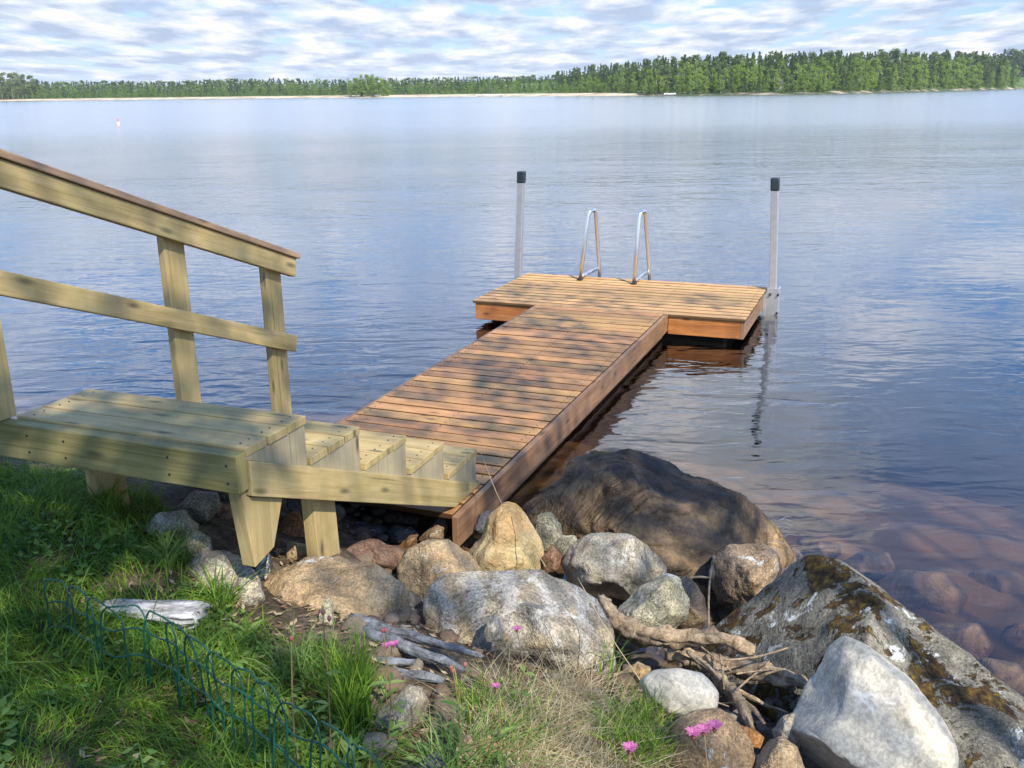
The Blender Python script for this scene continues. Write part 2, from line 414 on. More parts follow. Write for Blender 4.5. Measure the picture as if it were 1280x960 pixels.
def leaf_mat(name, c0, c1, c2, transl=0.35, per='island', rough=0.55):
    m, t = new_mat(name)
    if per == 'island': r = t.n('ShaderNodeNewGeometry').outputs['Random Per Island']
    else:
        r1 = t.n('ShaderNodeObjectInfo').outputs['Random']; r2 = t.n('ShaderNodeNewGeometry').outputs['Random Per Island']
        r = t.math('ADD', t.math('MULTIPLY', r1, 0.6), t.math('MULTIPLY', r2, 0.4))
    col = t.ramp(r, [(0.05, c0), (0.5, c1), (0.95, c2)])
    b = t.n('ShaderNodeBsdfPrincipled', i_Base_Color=col, i_Roughness=rough); b.inputs['Specular IOR Level'].default_value = 0.3
    tr = t.n('ShaderNodeBsdfTranslucent', i_Color=t.mix(0.5, col, (0.35, 0.42, 0.04)))
    mx = t.n('ShaderNodeMixShader', i_0=transl); t.link(b.outputs[0], mx.inputs[1]); t.link(tr.outputs[0], mx.inputs[2])
    t.n('ShaderNodeOutputMaterial', i_0=mx.outputs[0]); return m
M_grass = leaf_mat('green lawn blades', (0.035, 0.10, 0.013), (0.085, 0.20, 0.02), (0.25, 0.35, 0.04))
M_dry = leaf_mat('dry straw blades', (0.22, 0.15, 0.07), (0.45, 0.36, 0.19), (0.62, 0.53, 0.33), 0.25)
M_stem = leaf_mat('weed leaves', (0.07, 0.15, 0.03), (0.12, 0.23, 0.05), (0.22, 0.30, 0.08), 0.35)
M_stalk = simple('reddish flower stalk', (0.18, 0.12, 0.06), 0.7)
M_pink = leaf_mat('pink petals', (0.32, 0.06, 0.18), (0.45, 0.10, 0.27), (0.55, 0.18, 0.36), 0.3)
M_bud = leaf_mat('dusky red buds', (0.22, 0.07, 0.06), (0.32, 0.10, 0.10), (0.40, 0.18, 0.14), 0.2)

def bark_mat(name, a, b, scale=20, rough=0.9, stretch=(1, 1, 0.25)):
    m, t = new_mat(name)
    tcn = t.n('ShaderNodeTexCoord').outputs['Object']
    v = t.mapping(tcn, scale=stretch)
    n = t.noise(v, scale, 7, 0.68, 0.6)
    n3 = t.noise(tcn, scale * 4, 4, 0.7)
    col = t.mix(t.ramp(t.math('ADD', t.math('MULTIPLY', n, 0.7), t.math('MULTIPLY', n3, 0.3)), [(0.36, 0.0), (0.62, 1.0)]), a, b)
    finish(t, col, rough, n, 0.8, 0.01, spec=0.2); return m
M_drift = bark_mat('weathered driftwood', (0.09, 0.055, 0.03), (0.47, 0.36, 0.23), 34)
M_driftg = bark_mat('lichen covered dead branch', (0.03, 0.028, 0.027), (0.25, 0.265, 0.28), 20, stretch=(1, 1, 1))
M_silver = bark_mat('silver grey split log', (0.16, 0.15, 0.14), (0.56, 0.55, 0.53), 14, stretch=(0.35, 2.5, 2.5))
M_trunk = bark_mat('tree bark', (0.09, 0.065, 0.05), (0.26, 0.20, 0.15), 3)
M_birchbark = bark_mat('birch bark', (0.10, 0.09, 0.08), (0.55, 0.53, 0.50), 2)

# ------------------------------------------------------------------ terrain
SHORE = np.array([(-60, 22), (-14, 8.0), (-6, 5.3), (-3, 4.75), (-1.6, 4.45), (-0.75, 4.05), (-0.2, 3.75), (0.35, 3.5), (0.8, 3.25), (1.25, 3.2), (1.7, 2.72),
                  (2.2, 2.1), (3.0, 1.2), (5, 0.2), (9, -1.5), (30, -6), (80, -30)], float)
def shore_d(x, y):
    """distance to the shoreline, positive on land"""
    best = np.full(x.shape, 1e9); sgn = np.ones(x.shape)
    for a, b in zip(SHORE[:-1], SHORE[1:]):
        d = b - a; L2 = d @ d
        t = np.clip(((x - a[0]) * d[0] + (y - a[1]) * d[1]) / L2, 0, 1)
        qx, qy = x - a[0] - t * d[0], y - a[1] - t * d[1]
        dd = np.hypot(qx, qy); s = np.sign(d[0] * (y - a[1]) - d[1] * (x - a[0]))
        m = dd < best - 1e-9
        best = np.where(m, dd, best); sgn = np.where(m, s, sgn)
    return -sgn * best
CTRL = np.array([(-1.72, 3.24, .60), (-1.13, 3.17, .50), (-.79, 2.66, .53), (-1.24, 2.05, .50), (-.68, 2.04, .46), (-.57, 2.48, .42), (0, 2.09, .38),
                 (.3, 2.0, .33), (.73, 2.08, .18), (.7, 3.0, -.06), (.34, 2.86, .08), (-.13, 3.2, .08), (-.65, 3.6, .06), (.05, 4.2, -.12), (1.22, 3.4, -.17),
                 (1.68, 2.9, -.16), (1.5, 2.0, .02), (-2.5, 3.2, .64), (-2.5, 1.5, .55), (0, 0.5, .42), (1.5, 0.6, .25), (-1.3, 3.8, .48), (-2.2, 3.9, .58), (-1.75, 4.2, .45), (-1.05, 3.6, .44)])
def base_h(d):
    land = 0.34 * np.clip(d, 0, 1.3) + 0.05 * np.clip(d - 1.3, 0, 60)
    water = -0.11 * np.clip(-d, 0, 2.6) - 0.34 * np.clip(-d - 2.2, 0, 9)
    return np.where(d > 0, land, water)
CRES = CTRL[:, 2] - base_h(shore_d(CTRL[:, 0], CTRL[:, 1]))
def ground(x, y):
    x = np.asarray(x, float); y = np.asarray(y, float)
    z = base_h(shore_d(x, y)); num = np.zeros(x.shape); dn = np.full(x.shape, 0.15)
    for (cx_, cy_, _), r in zip(CTRL, CRES):
        wgt = np.exp(-((x - cx_) ** 2 + (y - cy_) ** 2) / (2 * 0.42 ** 2)); num += wgt * r; dn += wgt
    z = z + num / dn
    z = z + 0.015 * np.sin(x * 5.1 + 1.3 * np.sin(y * 3.7)) * np.sin(y * 4.3 + x) + 0.008 * np.sin(13 * x + 2 * np.sin(7 * y)) * np.cos(11 * y)
    return z
def axis(lo, hi, fine_lo, fine_hi, step, g=1.16):
    mid = list(np.arange(fine_lo, fine_hi + 1e-6, step)); a, s = fine_hi, step
    while a < hi: s *= g; a += s; mid.append(a)
    a, s = fine_lo, step
    while a > lo: s *= g; a -= s; mid.insert(0, a)
    return np.array(mid)
ax, ay = axis(-2500, 2500, -3, 4, 0.045), axis(-300, 2600, 0.6, 6, 0.045)
gx, gy = np.meshgrid(ax, ay, indexing='ij'); gz = ground(gx, gy)
nx, ny = gx.shape; ii, jj = np.meshgrid(np.arange(nx - 1), np.arange(ny - 1), indexing='ij')
q0 = (ii * ny + jj).ravel()
fq = np.stack([q0, q0 + ny, q0 + ny + 1, q0 + 1], 1)
m, t = new_mat('shore soil and lake bed')
pos = t.n('ShaderNodeNewGeometry').outputs['Position']
zz = t.n('ShaderNodeSeparateXYZ', i_0=pos).outputs[2]
nA = t.noise(pos, 7, 7, 0.68, 0.3); nB = t.noise(pos, 40, 5, 0.7)
soil = t.ramp(t.math('ADD', t.math('MULTIPLY', nA, 0.6), t.math('MULTIPLY', nB, 0.4)), [(0.36, (0.025, 0.018, 0.011)), (0.5, (0.075, 0.055, 0.035)), (0.64, (0.20, 0.155, 0.105))])
vr = t.n('ShaderNodeTexVoronoi', i_Vector=t.mapping(pos, scale=(3.2, 3.2, 3.2)), i_Scale=1.0)
bed = t.mix(t.n('ShaderNodeSeparateColor', i_0=vr.outputs['Color']).outputs[0], (0.12, 0.08, 0.043), (0.22, 0.15, 0.085))
bed = t.mix(t.ramp(vr.outputs['Distance'], [(0.50, 0.0), (0.75, 1.0)]), bed, (0.055, 0.04, 0.027))
bed = t.mix(t.math('MULTIPLY', nB, 0.4), bed, (0.08, 0.055, 0.036))
col = t.mix(t.ramp(t.math('ADD', t.math('MULTIPLY', zz, 3.0), 0.5), [(0.35, 0.0), (0.6, 1.0)]), bed, soil)
finish(t, col, 0.9, t.math('ADD', nA, t.math('MULTIPLY', nB, 0.4)), 0.6, 0.03, spec=0.15)
terr = link_mesh('ground', mesh_np('ground', np.stack([gx.ravel(), gy.ravel(), gz.ravel()], 1), fq, True), m)
tag(terr, kind='structure')

# ------------------------------------------------------------------ water (closed body, so that its peat colour absorbs with depth)
m, t = new_mat('peat brown lake water')
pos = t.n('ShaderNodeNewGeometry').outputs['Position']
def wav(scale, sx, sy, rot, detail, dist, loc_=(0, 0, 0)):
    return t.noise(t.mapping(pos, scale=(sx, sy, 1), rot=(0, 0, rot), locn=loc_), scale, detail, 0.5, dist)
calm = t.ramp(t.noise(t.mapping(pos, scale=(0.35, 1.0, 1)), 0.22, 3, 0.55), [(0.36, 0.45), (0.62, 1.15)])
rip = wav(4.2, 0.42, 1.0, 0.20, 2.0, 0.6)
rip2 = wav(11.0, 0.5, 1.0, -0.15, 2.0, 0.4, (3, 1, 0))
swell = wav(1.1, 0.4, 1.0, 0.1, 2.0, 0.3, (7, 2, 0))
hgt = t.math('ADD', t.math('ADD', t.math('MULTIPLY', rip, 0.0120), t.math('MULTIPLY', rip2, 0.0032)), t.math('MULTIPLY', swell, 0.012))
# the lee to the right of the pier is smoother than the open water on its left
sx_ = t.n('ShaderNodeSeparateXYZ', i_0=pos)
lee = t.math('SUBTRACT', sx_.outputs[0], t.math('MULTIPLY', sx_.outputs[1], 0.35))
lee = t.math('ADD', t.math('MULTIPLY', lee, 0.25), 0.5)
leef = t.ramp(lee, [(0.28, 1.0), (0.62, 0.42)])
fary = t.ramp(t.math('MULTIPLY', sx_.outputs[1], 0.02), [(0.10, 0.0), (0.45, 1.0)])
leef = t.math('MAXIMUM', leef, t.math('MULTIPLY', fary, 0.9))
streak = t.ramp(t.noise(t.mapping(pos, scale=(0.14, 1.0, 1), rot=(0, 0, 0.06)), 0.035, 4, 0.6, 0.3), [(0.36, 0.45), (0.66, 1.9)])
streak = t.math('ADD', t.math('MULTIPLY', t.math('SUBTRACT', streak, 1.0), fary), 1.0)
hgt = t.math('MULTIPLY', t.math('MULTIPLY', t.math('MULTIPLY', hgt, calm), leef), streak)
bmp = t.n('ShaderNodeBump', i_Height=hgt, i_Strength=1.0, i_Distance=1.0)
bf = t.n('ShaderNodeNewGeometry').outputs['Backfacing']   # same reflectance from both sides: rays go straight through
fr = t.n('ShaderNodeFresnel', i_IOR=t.math('ADD', 1.55, t.math('MULTIPLY', bf, 1 / 1.55 - 1.55))); t.link(bmp.outputs[0], fr.inputs['Normal'])
gl = t.n('ShaderNodeBsdfGlossy', i_Color=(1, 1, 1, 1), i_Roughness=t.ramp(t.math('MULTIPLY', sx_.outputs[1], 0.01), [(0.08, 0.02), (0.6, 0.16)])); t.link(bmp.outputs[0], gl.inputs['Normal'])
tp = t.n('ShaderNodeBsdfTransparent', i_Color=(0.97, 0.95, 0.92, 1))
mx = t.n('ShaderNodeMixShader', i_0=fr.outputs[0]); t.link(tp.outputs[0], mx.inputs[1]); t.link(gl.outputs[0], mx.inputs[2])
va = t.n('ShaderNodeVolumeAbsorption', i_Color=(0.52, 0.33, 0.16, 1), i_Density=1.7)
out = t.n('ShaderNodeOutputMaterial', i_0=mx.outputs[0]); t.link(va.outputs[0], out.inputs[1])
X0, X1, Y0, Y1, ZB = -2400, 2400, -250, 2500, -6.0
wv_ = [(X0, Y0, 0), (X1, Y0, 0), (X1, Y1, 0), (X0, Y1, 0), (X0, Y0, ZB), (X1, Y0, ZB), (X1, Y1, ZB), (X0, Y1, ZB)]
wf = [(0, 1, 2, 3), (7, 6, 5, 4), (0, 4, 5, 1), (1, 5, 6, 2), (2, 6, 7, 3), (3, 7, 4, 0)]
lake = link_mesh('lake', mesh_np('lake', wv_, wf), m); tag(lake, kind='structure')

# ------------------------------------------------------------------ jetty
JR = lambda name: empty(name, tuple(O), -TH)
hd, W_, D_, A_, B_, g_ = 0.2206, 2.382, 1.413, 0.616, 1.7216, 0.0476
jetty = JR('jetty')
tag(jetty, 'brown stained wooden jetty with a wide end platform standing in the lake', 'jetty')
mb = MB(); n = 12; pitch = D_ / n
for i in range(n):
    y0 = i * pitch + (0.0 if i else -0.0)
    j = random.uniform(-.003, .003)
    mb.box(j, W_ + j, y0, y0 + pitch - 0.022, hd - 0.028, hd + random.uniform(-.0015, .0015), 'x')
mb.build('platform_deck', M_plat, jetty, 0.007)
mb = MB(); n = 35; p0 = -4.165; pitch = (0 - p0) / n
for i in range(n):
    y0 = p0 + i * pitch
    mb.box(A_ + random.uniform(-.002, .002), B_ - 0.004, y0, y0 + pitch - 0.013, hd - 0.028, hd + random.uniform(-.002, .002), 'x')
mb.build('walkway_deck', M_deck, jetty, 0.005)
def screws(pts, parent, r=.0045, normal=(0, 0, 1)):
    vv, ff = [], []; nrm = np.array(normal, float); a = np.cross(nrm, [.3, .9, .1]); a /= np.linalg.norm(a); b_ = np.cross(nrm, a)
    for p_ in pts:
        k = len(vv)
        for i in range(8): an = i * math.pi / 4; vv.append(np.array(p_) + (a * math.cos(an) + b_ * math.sin(an)) * r + nrm * .0012)
        for i in range(8): an = i * math.pi / 4; vv.append(np.array(p_) + (a * math.cos(an) + b_ * math.sin(an)) * r - nrm * .004)
        ff.append([k + i for i in range(8)]); ff += [[k + i, k + 8 + i, k + 8 + (i + 1) % 8, k + (i + 1) % 8] for i in range(8)]
    o = raw_obj('screws', (vv, ff), M_bolt, parent, False); o['kind'] = 'stuff'; return o
sc_ = []
for i in range(35):
    yc = -4.165 + 4.165 / 35 * (i + .45)
    for sx in (A_ + .045, (A_ + B_) / 2, B_ - .05):
        for dy in (-.03, .03): sc_.append((sx, yc + dy, hd + .001))
for i in range(12):
    for sx in (.06, .82, 1.6, W_ - .06):
        for dy in (-.03, .03): sc_.append((sx, D_ / 12 * (i + .44) + dy, hd + .001))
screws(sc_, jetty, .0032)
def one(name, mat, parent, *box, grain='x', bevel=0.003):
    b = MB(); b.box(*box, grain=grain); return b.build(name, mat, parent, bevel)
one('fascia_board', M_fascia, jetty, 0.02, A_ - 0.004, 0.014, 0.044, g_, hd - 0.030)
one('fascia_board', M_fascia, jetty, B_ + 0.030, W_ - 0.045, 0.014, 0.044, g_, hd - 0.030)
one('fascia_board', M_side, jetty, W_ - 0.044, W_ - 0.014, 0.012, D_ - 0.03, g_, hd - 0.030, grain='y')
one('fascia_board', M_fascia, jetty, 0.018, 0.046, 0.046, D_ - 0.03, g_, hd - 0.030, grain='y')
one('fascia_board', M_fascia, jetty, 0.05, W_ - 0.05, D_ - 0.05, D_ - 0.02, g_, hd - 0.030)
one('side_board', M_side, jetty, B_, B_ + 0.028, -4.185, 0.012, hd - 0.150, hd - 0.004, grain='y')
one('side_board', M_side, jetty, A_ - 0.026, A_ - 0.003, -4.165, 0.012, hd - 0.150, hd - 0.004, grain='y')
one('bearer_beam', M_side, jetty, B_ - 0.050, B_ - 0.006, -3.95, -0.02, hd - 0.200, hd - 0.031, grain='y')
one('bearer_beam', M_side, jetty, A_ + 0.004, A_ + 0.05, -3.95, -0.02, hd - 0.200, hd - 0.031, grain='y')
one('float_block', M_float, jetty, 0.18, W_ - 0.18, 0.20, D_ - 0.12, -0.16, hd - 0.06, bevel=0.02)
one('float_block', M_float, jetty, A_ + 0.12, B_ - 0.12, -1.6, -0.4, -0.16, hd - 0.06, bevel=0.02)
mb = MB()
for k in range(4): mb.box(0.06, W_ - 0.06, 0.28 + k * 0.3, 0.32 + k * 0.3, g_ + .002, hd - 0.030)
mb.build('cross_beams', M_float, jetty, 0)
ladder = empty('ladder'); ladder.parent = jetty
def handrail(foot, top1, top2, back, bar):
    pth = [foot, foot + (top1 - foot) * 0.5, foot + (top1 - foot) * 0.93]
    a, b = foot + (top1 - foot) * 0.95, top2 + (back - top2) * 0.05
    mid = (top1 + top2) / 2 + np.array([0, 0, 0.008])
    pth = [foot, foot + (top1 - foot) * .5] + smooth_path([a, top1 * .6 + a * .1 + mid * .3, mid, top2 * .6 + b * .1 + mid * .3, b], 4) + [top2 + (back - top2) * .5, back, back + np.array([0.0, 0.05, -0.75])]
    v1 = tube_np(pth, 0.0185, 10)
    v2 = tube_np([foot + np.array([0, .0, 0.012]), bar], 0.0165, 10)
    o = raw_obj('handrail', join_vf(v1, v2), M_steel, ladder)
    b = MB(); b.box(foot[0] - .022, foot[0] + .022, foot[1] - .035, foot[1] + .03, hd + .001, hd + .02); b.build('foot_plate', M_bolt, ladder, 0.003)
    return back
fa = np.array([0.622, 1.20, hd + 0.02]); fb = np.array([1.172, 1.15, hd + 0.02])
ba = handrail(fa, lt(736, 265, 1.25), lt(744.5, 263, 1.36), lt(749.5, 338, 1.50), lz(746, 336, hd + 0.03))
bb = handrail(fb, lt(799.5, 267, 1.22), lt(806.5, 264, 1.33), lt(812, 343, 1.48), lz(808, 341, hd + 0.03))
for k in range(3):
    z = -0.05 - 0.25 * k
    v = tube_np([np.array([ba[0], ba[1] + .03, z]), np.array([bb[0], bb[1] + .03, z])], 0.016, 8)
    raw_obj('rung', v, M_steel, ladder)

def mooring(base, top, label, bracket):
    r = JR('mooring_post'); tag(r, label, 'post', 'steel posts holding the jetty platform')
    base, top = np.array(base), np.array(top); d = top - base; h = d[2]
    capz = top[2] - 0.115
    def at(z): return base + d * ((z - base[2]) / h)
    def sq(z0, z1, hw, name, mat, bev):
        b = MB(); vs_ = []
        for z in (z0, z1):
            c = at(z)
            for sx, sy in ((-1, -1), (1, -1), (1, 1), (-1, 1)): b.v.append(np.array([c[0] + sx * hw, c[1] + sy * hw, z]))
        b.f = [[3, 2, 1, 0], [4, 5, 6, 7], [0, 1, 5, 4], [1, 2, 6, 5], [2, 3, 7, 6], [3, 0, 4, 7]]; b.uv = [[(0, 0)] * 4] * 6
        return b.build(name, mat, r, bev)
    sq(-1.6, capz + 0.01, 0.032, 'tube', M_galv, 0.006)
    sq(capz, top[2], 0.038, 'cap', M_plastic, 0.012)
    if bracket:
        c = at(0.1)
        b = MB()
        b.box(c[0] - .054, c[0] + .054, c[1] - .052, c[1] - .042, -0.06, 0.245, 'z')
        b.box(c[0] + .044, c[0] + .054, c[1] - .041, c[1] + .052, -0.06, 0.245, 'z')
        b.box(c[0] - .090, c[0] - .056, c[1] - .056, c[1] - .046, -0.02, 0.19, 'z')
        br = b.build('bracket', M_galv, r, 0.002)
        for (bx, bz) in ((.05, .19), (.05, .02), (-.02, .19)):
            v = tube_np([np.array([c[0] + bx, c[1] - .052, bz]), np.array([c[0] + bx, c[1] - .072, bz])], 0.011, 8)
            raw_obj('bolt', v, M_bolt, br)
    else:
        c = at(0.1); b = MB()
        b.box(c[0] + .042, c[0] + .056, c[1] - .06, c[1] + .06, 0.0, 0.21, 'z'); b.build('bracket', M_galv, r, 0.002)
mooring((2.452, 1.27, 0), (2.398, 1.25, 1.227), 'galvanised post with a dark green cap and bolted bracket at the right platform corner', True)
mooring((-0.075, 1.335, 0.22), (-0.022, 1.313, 1.237), 'galvanised post with a dark green cap behind the left rear platform corner', False)

# ------------------------------------------------------------------ stairs
st = JR('wooden_stairs')
tag(st, 'green treated wooden stairs with a left handrail leading down to the jetty', 'stairs')
S0, S1 = 0.80, 1.692
TN = [(-5.180, .998), (-4.852, .851), (-4.509, .701), (-4.171, .554), (-3.828, .400)]
for k, (tb, zt) in enumerate(TN):
    b = MB(); nb = 3
    dep = 0.318 if k == 0 else 0.325; wd = dep / nb
    for i in range(nb):
        y1 = tb - i * wd; b.box(S0, S1 + random.uniform(-.002, .003), y1 - wd + 0.007, y1, zt - 0.028, zt + random.uniform(-.0008, .0008), 'x')
    b.build('tread', M_green, st, 0.003)
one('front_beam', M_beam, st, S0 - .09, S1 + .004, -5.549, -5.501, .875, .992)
screws([(x, -5.5495, z) for x in (.9, 1.05, 1.45, 1.66) for z in (.905, .96)], st, .004, (0, -1, 0))
screws([(x, tb - dy, zt + .001) for (tb, zt) in TN for x in (S0 + .05, S1 - .04) for dy in (.03, .075, .14, .18, .245, .285)], st, .003)
zl = lambda t: .963 - .445 * (t + 5.495)
mk = lambda s0: (lambda p, a: (a, p[0], p[1]))
for side, (a0, a1) in enumerate(((1.660, 1.703), (S0 + .004, S0 + .047))):
    b = MB(); b.prism([(-5.497, .962), (-5.497, .850), (-4.105, .2235), (-3.818, .2235)], a0, a1, mk(0), (1, -.445)); b.build('stringer', M_green, st, 0.003)
    for (tb, zt) in TN:
        tn = -5.495 + (.963 - (zt - .0285)) / .445
        b = MB(); b.prism([(tn, zt - .0292), (tb - .006, zl(tb - .006) - .006), (tb - .006, zt - .0292)], (a0 if side else 1.648), (a1 if side else 1.6885), mk(0), (0, 1)); b.build('step_cheek', M_cheek, st, 0.002)
# legs
p = [ls(299, 619, 1.684), ls(353, 618, 1.684), ls(343, 684, 1.684), ls(319, 706, 1.684)]
b = MB(); b.prism([(-5.527, .874), (-5.500, .874), (-5.500, .848), (p[1][1], zl(p[1][1]) - .116), (p[2][1], p[2][2]), (p[3][1], p[3][2] - .01)][::-1], 1.636, 1.684, mk(0), (0, 1)); b.build('leg', M_green, st, 0.003)
q1, q2, q3, q4 = ls(391, 627, 1.652), ls(419, 628, 1.652), ls(425, 682, 1.652), ls(398, 692, 1.652)
b = MB(); b.prism([(q1[1], zl(q1[1]) - .119), (q2[1], zl(q2[1]) - .119), (q3[1], q3[2] - .03), (q4[1], q4[2] - .03)][::-1], 1.604, 1.652, mk(0), (0, 1)); b.build('leg', M_green, st, 0.003)
b = MB(); b.box(S0 + .05, S0 + .095, -5.30, -5.16, .25, .80, 'z'); b.build('leg', M_green, st)
# railing on the far (left) side
for (y0, y1, ztop, zb) in ((-5.612, -5.485, 1.80, .996), (-4.718, -4.602, 1.50, .2), (-4.096, -3.976, 1.262, .05)):
    b = MB(); b.box(S0 - .034, S0 - .002, y0, y1, zb, ztop, 'z'); b.build('railing_post', M_green, st, 0.004)
def rail(name, za, zb, hgt_, s0, s1, mat, ta=-6.3, tb=-3.90, cut=0.0):
    sl = (zb - za) / (-3.90 + 5.45); zf = lambda t: za + sl * (t + 5.45)
    b = MB(); b.prism([(ta, zf(ta) - hgt_), (tb - cut, zf(tb - cut) - hgt_), (tb, zf(tb)), (ta, zf(ta))], s0, s1, mk(0), (1, sl)); return b.build(name, mat, st, 0.004)
rail('top_rail', 1.815, 1.256, .090, S0, S0 + .038, M_green, cut=.018)
rail('rail_cap', 1.843, 1.283, .026, S0 - .046, S0 + .050, M_cap, tb=-3.885)
rail('mid_rail', 1.461, .884, .082, S0, S0 + .034, M_green, tb=-3.935, cut=.02)

# ------------------------------------------------------------------ rocks
_ico = {}
def ico(sub):
    if sub not in _ico:
        bm = bmesh.new(); bmesh.ops.create_icosphere(bm, subdivisions=sub, radius=1.0)
        _ico[sub] = (np.array([v.co[:] for v in bm.verts]), np.array([[v.index for v in f.verts] for f in bm.faces])); bm.free()
    return _ico[sub]
rk = 0
def rock(label, poly, zc_, depth, mat, sub=4, facets=7, name='boulder', group=None, amp=1.0, cat='rock', planes=()):
    """a solid stone: seen outline from poly, own depth, cut facets and noise"""
    global rk
    rk += 1; rr = random.Random(rk * 13 + 5)
    P = np.array(poly, float)
    x, y = P[:, 0], P[:, 1]; x2, y2 = np.roll(x, -1), np.roll(y, -1); cr_ = x * y2 - x2 * y
    Ar = cr_.sum() / 2; c = np.array([((x + x2) * cr_).sum() / (6 * Ar), ((y + y2) * cr_).sum() / (6 * Ar)])
    Cw = pz(c[0], c[1], zc_); ef = Cw - CAM; k = (ef @ FW) / F; ef /= np.linalg.norm(ef)
    er = RT - ef * (RT @ ef); er /= np.linalg.norm(er); eu = np.cross(er, ef)
    pts = []
    for i in range(len(P)):
        for s_ in np.linspace(0, 1, 24, endpoint=False): pts.append(P[i] * (1 - s_) + P[(i + 1) % len(P)] * s_)
    pts = np.array(pts) - c; ang = np.arctan2(-pts[:, 1], pts[:, 0]); rad = np.hypot(pts[:, 0], pts[:, 1])
    bins = np.linspace(-math.pi, math.pi, 145); R = np.interp(bins, *map(np.array, zip(*sorted(zip(np.r_[ang - 2 * math.pi, ang, ang + 2 * math.pi], np.r_[rad, rad, rad])))))
    R = (np.roll(R, 1) + 2 * R + np.roll(R, -1)) / 4; R[0] = R[-1] = (R[0] + R[-1]) / 2
    v, f = ico(sub); v = v.copy()
    for _ in range(facets):
        nrm = np.array([rr.uniform(-1, 1), rr.uniform(-.6, 1), -rr.uniform(0.15, 1.1)]); nrm /= np.linalg.norm(nrm)
        off = rr.uniform(.60, .88); dd = v @ nrm - off
        v -= np.outer(np.where(dd > 0, dd * .95, 0), nrm)
    for nrm, off in planes:
        nrm = np.array(nrm, float); nrm /= np.linalg.norm(nrm); dd = v @ nrm - off; v -= np.outer(np.where(dd > 0, dd * .97, 0), nrm)
    so_ = Vector((rr.uniform(0, 50), rr.uniform(0, 50), rr.uniform(0, 50)))
    nz = np.array([.16 * mn.noise(Vector(p) * 1.7 + so_) + .075 * mn.noise(Vector(p) * 4.1 + so_) + .03 * mn.noise(Vector(p) * 9.5 + so_) + .014 * mn.noise(Vector(p) * 22 + so_) - .045 * max(0, .16 - abs(mn.noise(Vector(p) * 2.3 + so_ * 1.7))) / .16 - .022 * max(0, .12 - abs(mn.noise(Vector(p) * 5.5 + so_ * 1.3))) / .12 for p in v])
    keep = 0.28 + 0.72 * np.clip(np.abs(v[:, 2]) * 1.4, 0, 1)
    v *= (1 + amp * nz * keep)[:, None]
    phi = np.arctan2(v[:, 1], v[:, 0]); Rm = np.interp(phi, bins, R) * k
    w3 = (v[:, 0] * Rm)[:, None] * er + (v[:, 1] * Rm)[:, None] * eu + (v[:, 2] * depth)[:, None] * ef
    # e_f points away from the viewer
    me = mesh_np(name, w3, f, True)
    o = link_mesh(name, me, RM[mat] if isinstance(mat, str) else mat, None, tuple(Cw))
    tag(o, label, cat, group); return o

rock('huge dark stained boulder half in the water beside the walkway', [(636,648),(655,622),(690,580),(705,563),(740,554),(790,560),(830,570),(880,592),(930,625),(960,655),(982,692),(978,725),(930,760),(850,775),(760,745),(690,705)], .04, .50, 'dark', 6, 5, amp=1.35, planes=(((-.75, .1, -.65), .60), ((-.15, .25, -.95), .62), ((.35, .75, -.55), .66), ((.55, .1, -.8), .68)))
rock('largest boulder with brown moss and white lichen at the right edge', [(862,836),(888,780),(925,745),(980,712),(1020,695),(1037,691),(1075,706),(1120,742),(1180,797),(1240,850),(1290,900),(1325,960),(1300,1060),(1100,1080),(950,1000),(880,900)], .02, .55, 'moss', 6, 5, amp=.7, planes=(((.45, .35, -.85), .74), ((-.6, .35, -.7), .66)))
rock('smooth white egg shaped rock leaning on the mossy boulder', [(983,925),(990,895),(1020,845),(1045,812),(1070,797),(1095,810),(1140,850),(1175,905),(1186,935),(1178,975),(1120,1010),(1040,1000),(1000,965)], .38, .20, 'white', 5, 5, amp=.7)
rock('pointed yellow ochre rock standing below the walkway end', [(577,692),(590,672),(615,640),(630,627),(645,629),(657,640),(672,665),(681,690),(683,725),(640,740),(590,735)], .17, .15, 'yellow', 5, 7, amp=.8)
rock('rounded grey white rock in front of the dark boulder', [(699,705),(712,685),(735,668),(756,664),(790,670),(815,685),(838,708),(835,735),(800,752),(750,752),(712,735)], .14, .19, 'grey', 5, 7)
rock('wedge of lichen speckled granite touching the grey white rock', [(766,765),(790,737),(815,720),(838,711),(855,722),(866,750),(860,775),(838,800),(800,808),(775,795)], .24, .12, 'lich', 5, 9, amp=.8)
rock('dark brown stone behind the lichen speckled wedge', [(832,718),(862,718),(882,745),(884,775),(870,797),(845,800)], .13, .11, 'brown')
rock('long flat topped grey banded rock in the middle foreground', [(524,760),(530,735),(545,720),(600,714),(680,712),(725,728),(750,752),(768,790),(770,840),(720,850),(600,840),(535,812)], .29, .22, 'band', 5, 7)
rock('round tan rock left of the pointed yellow rock', [(496,710),(505,688),(530,676),(560,675),(590,690),(605,712),(600,745),(560,770),(515,775),(500,745)], .21, .15, 'tan', 5, 5)
rock('broad tan and grey boulder in front of the stair legs', [(326,737),(345,712),(380,698),(420,694),(470,705),(505,730),(524,768),(515,805),(450,805),(380,795),(335,768)], .35, .20, 'tan', 5, 6)
rock('grey rock in the grass left of the front stair leg', [(232,710),(250,688),(280,683),(300,690),(308,712),(306,745),(275,760),(238,750)], .50, .11, 'grey')
rock('narrow grey stone under the front stair leg', [(298,715),(310,706),(325,725),(332,750),(310,765),(292,750)], .49, .06, 'grey')
rock('dark slate stone beside the foot of the front leg', [(314,708),(335,690),(342,705),(335,728),(316,728)], .44, .05, 'slate')
rock('flat red brown stone under the stair stringer', [(412,692),(430,677),(465,674),(505,681),(522,695),(508,714),(460,718),(420,707)], .18, .15, 'red', 4, 6)
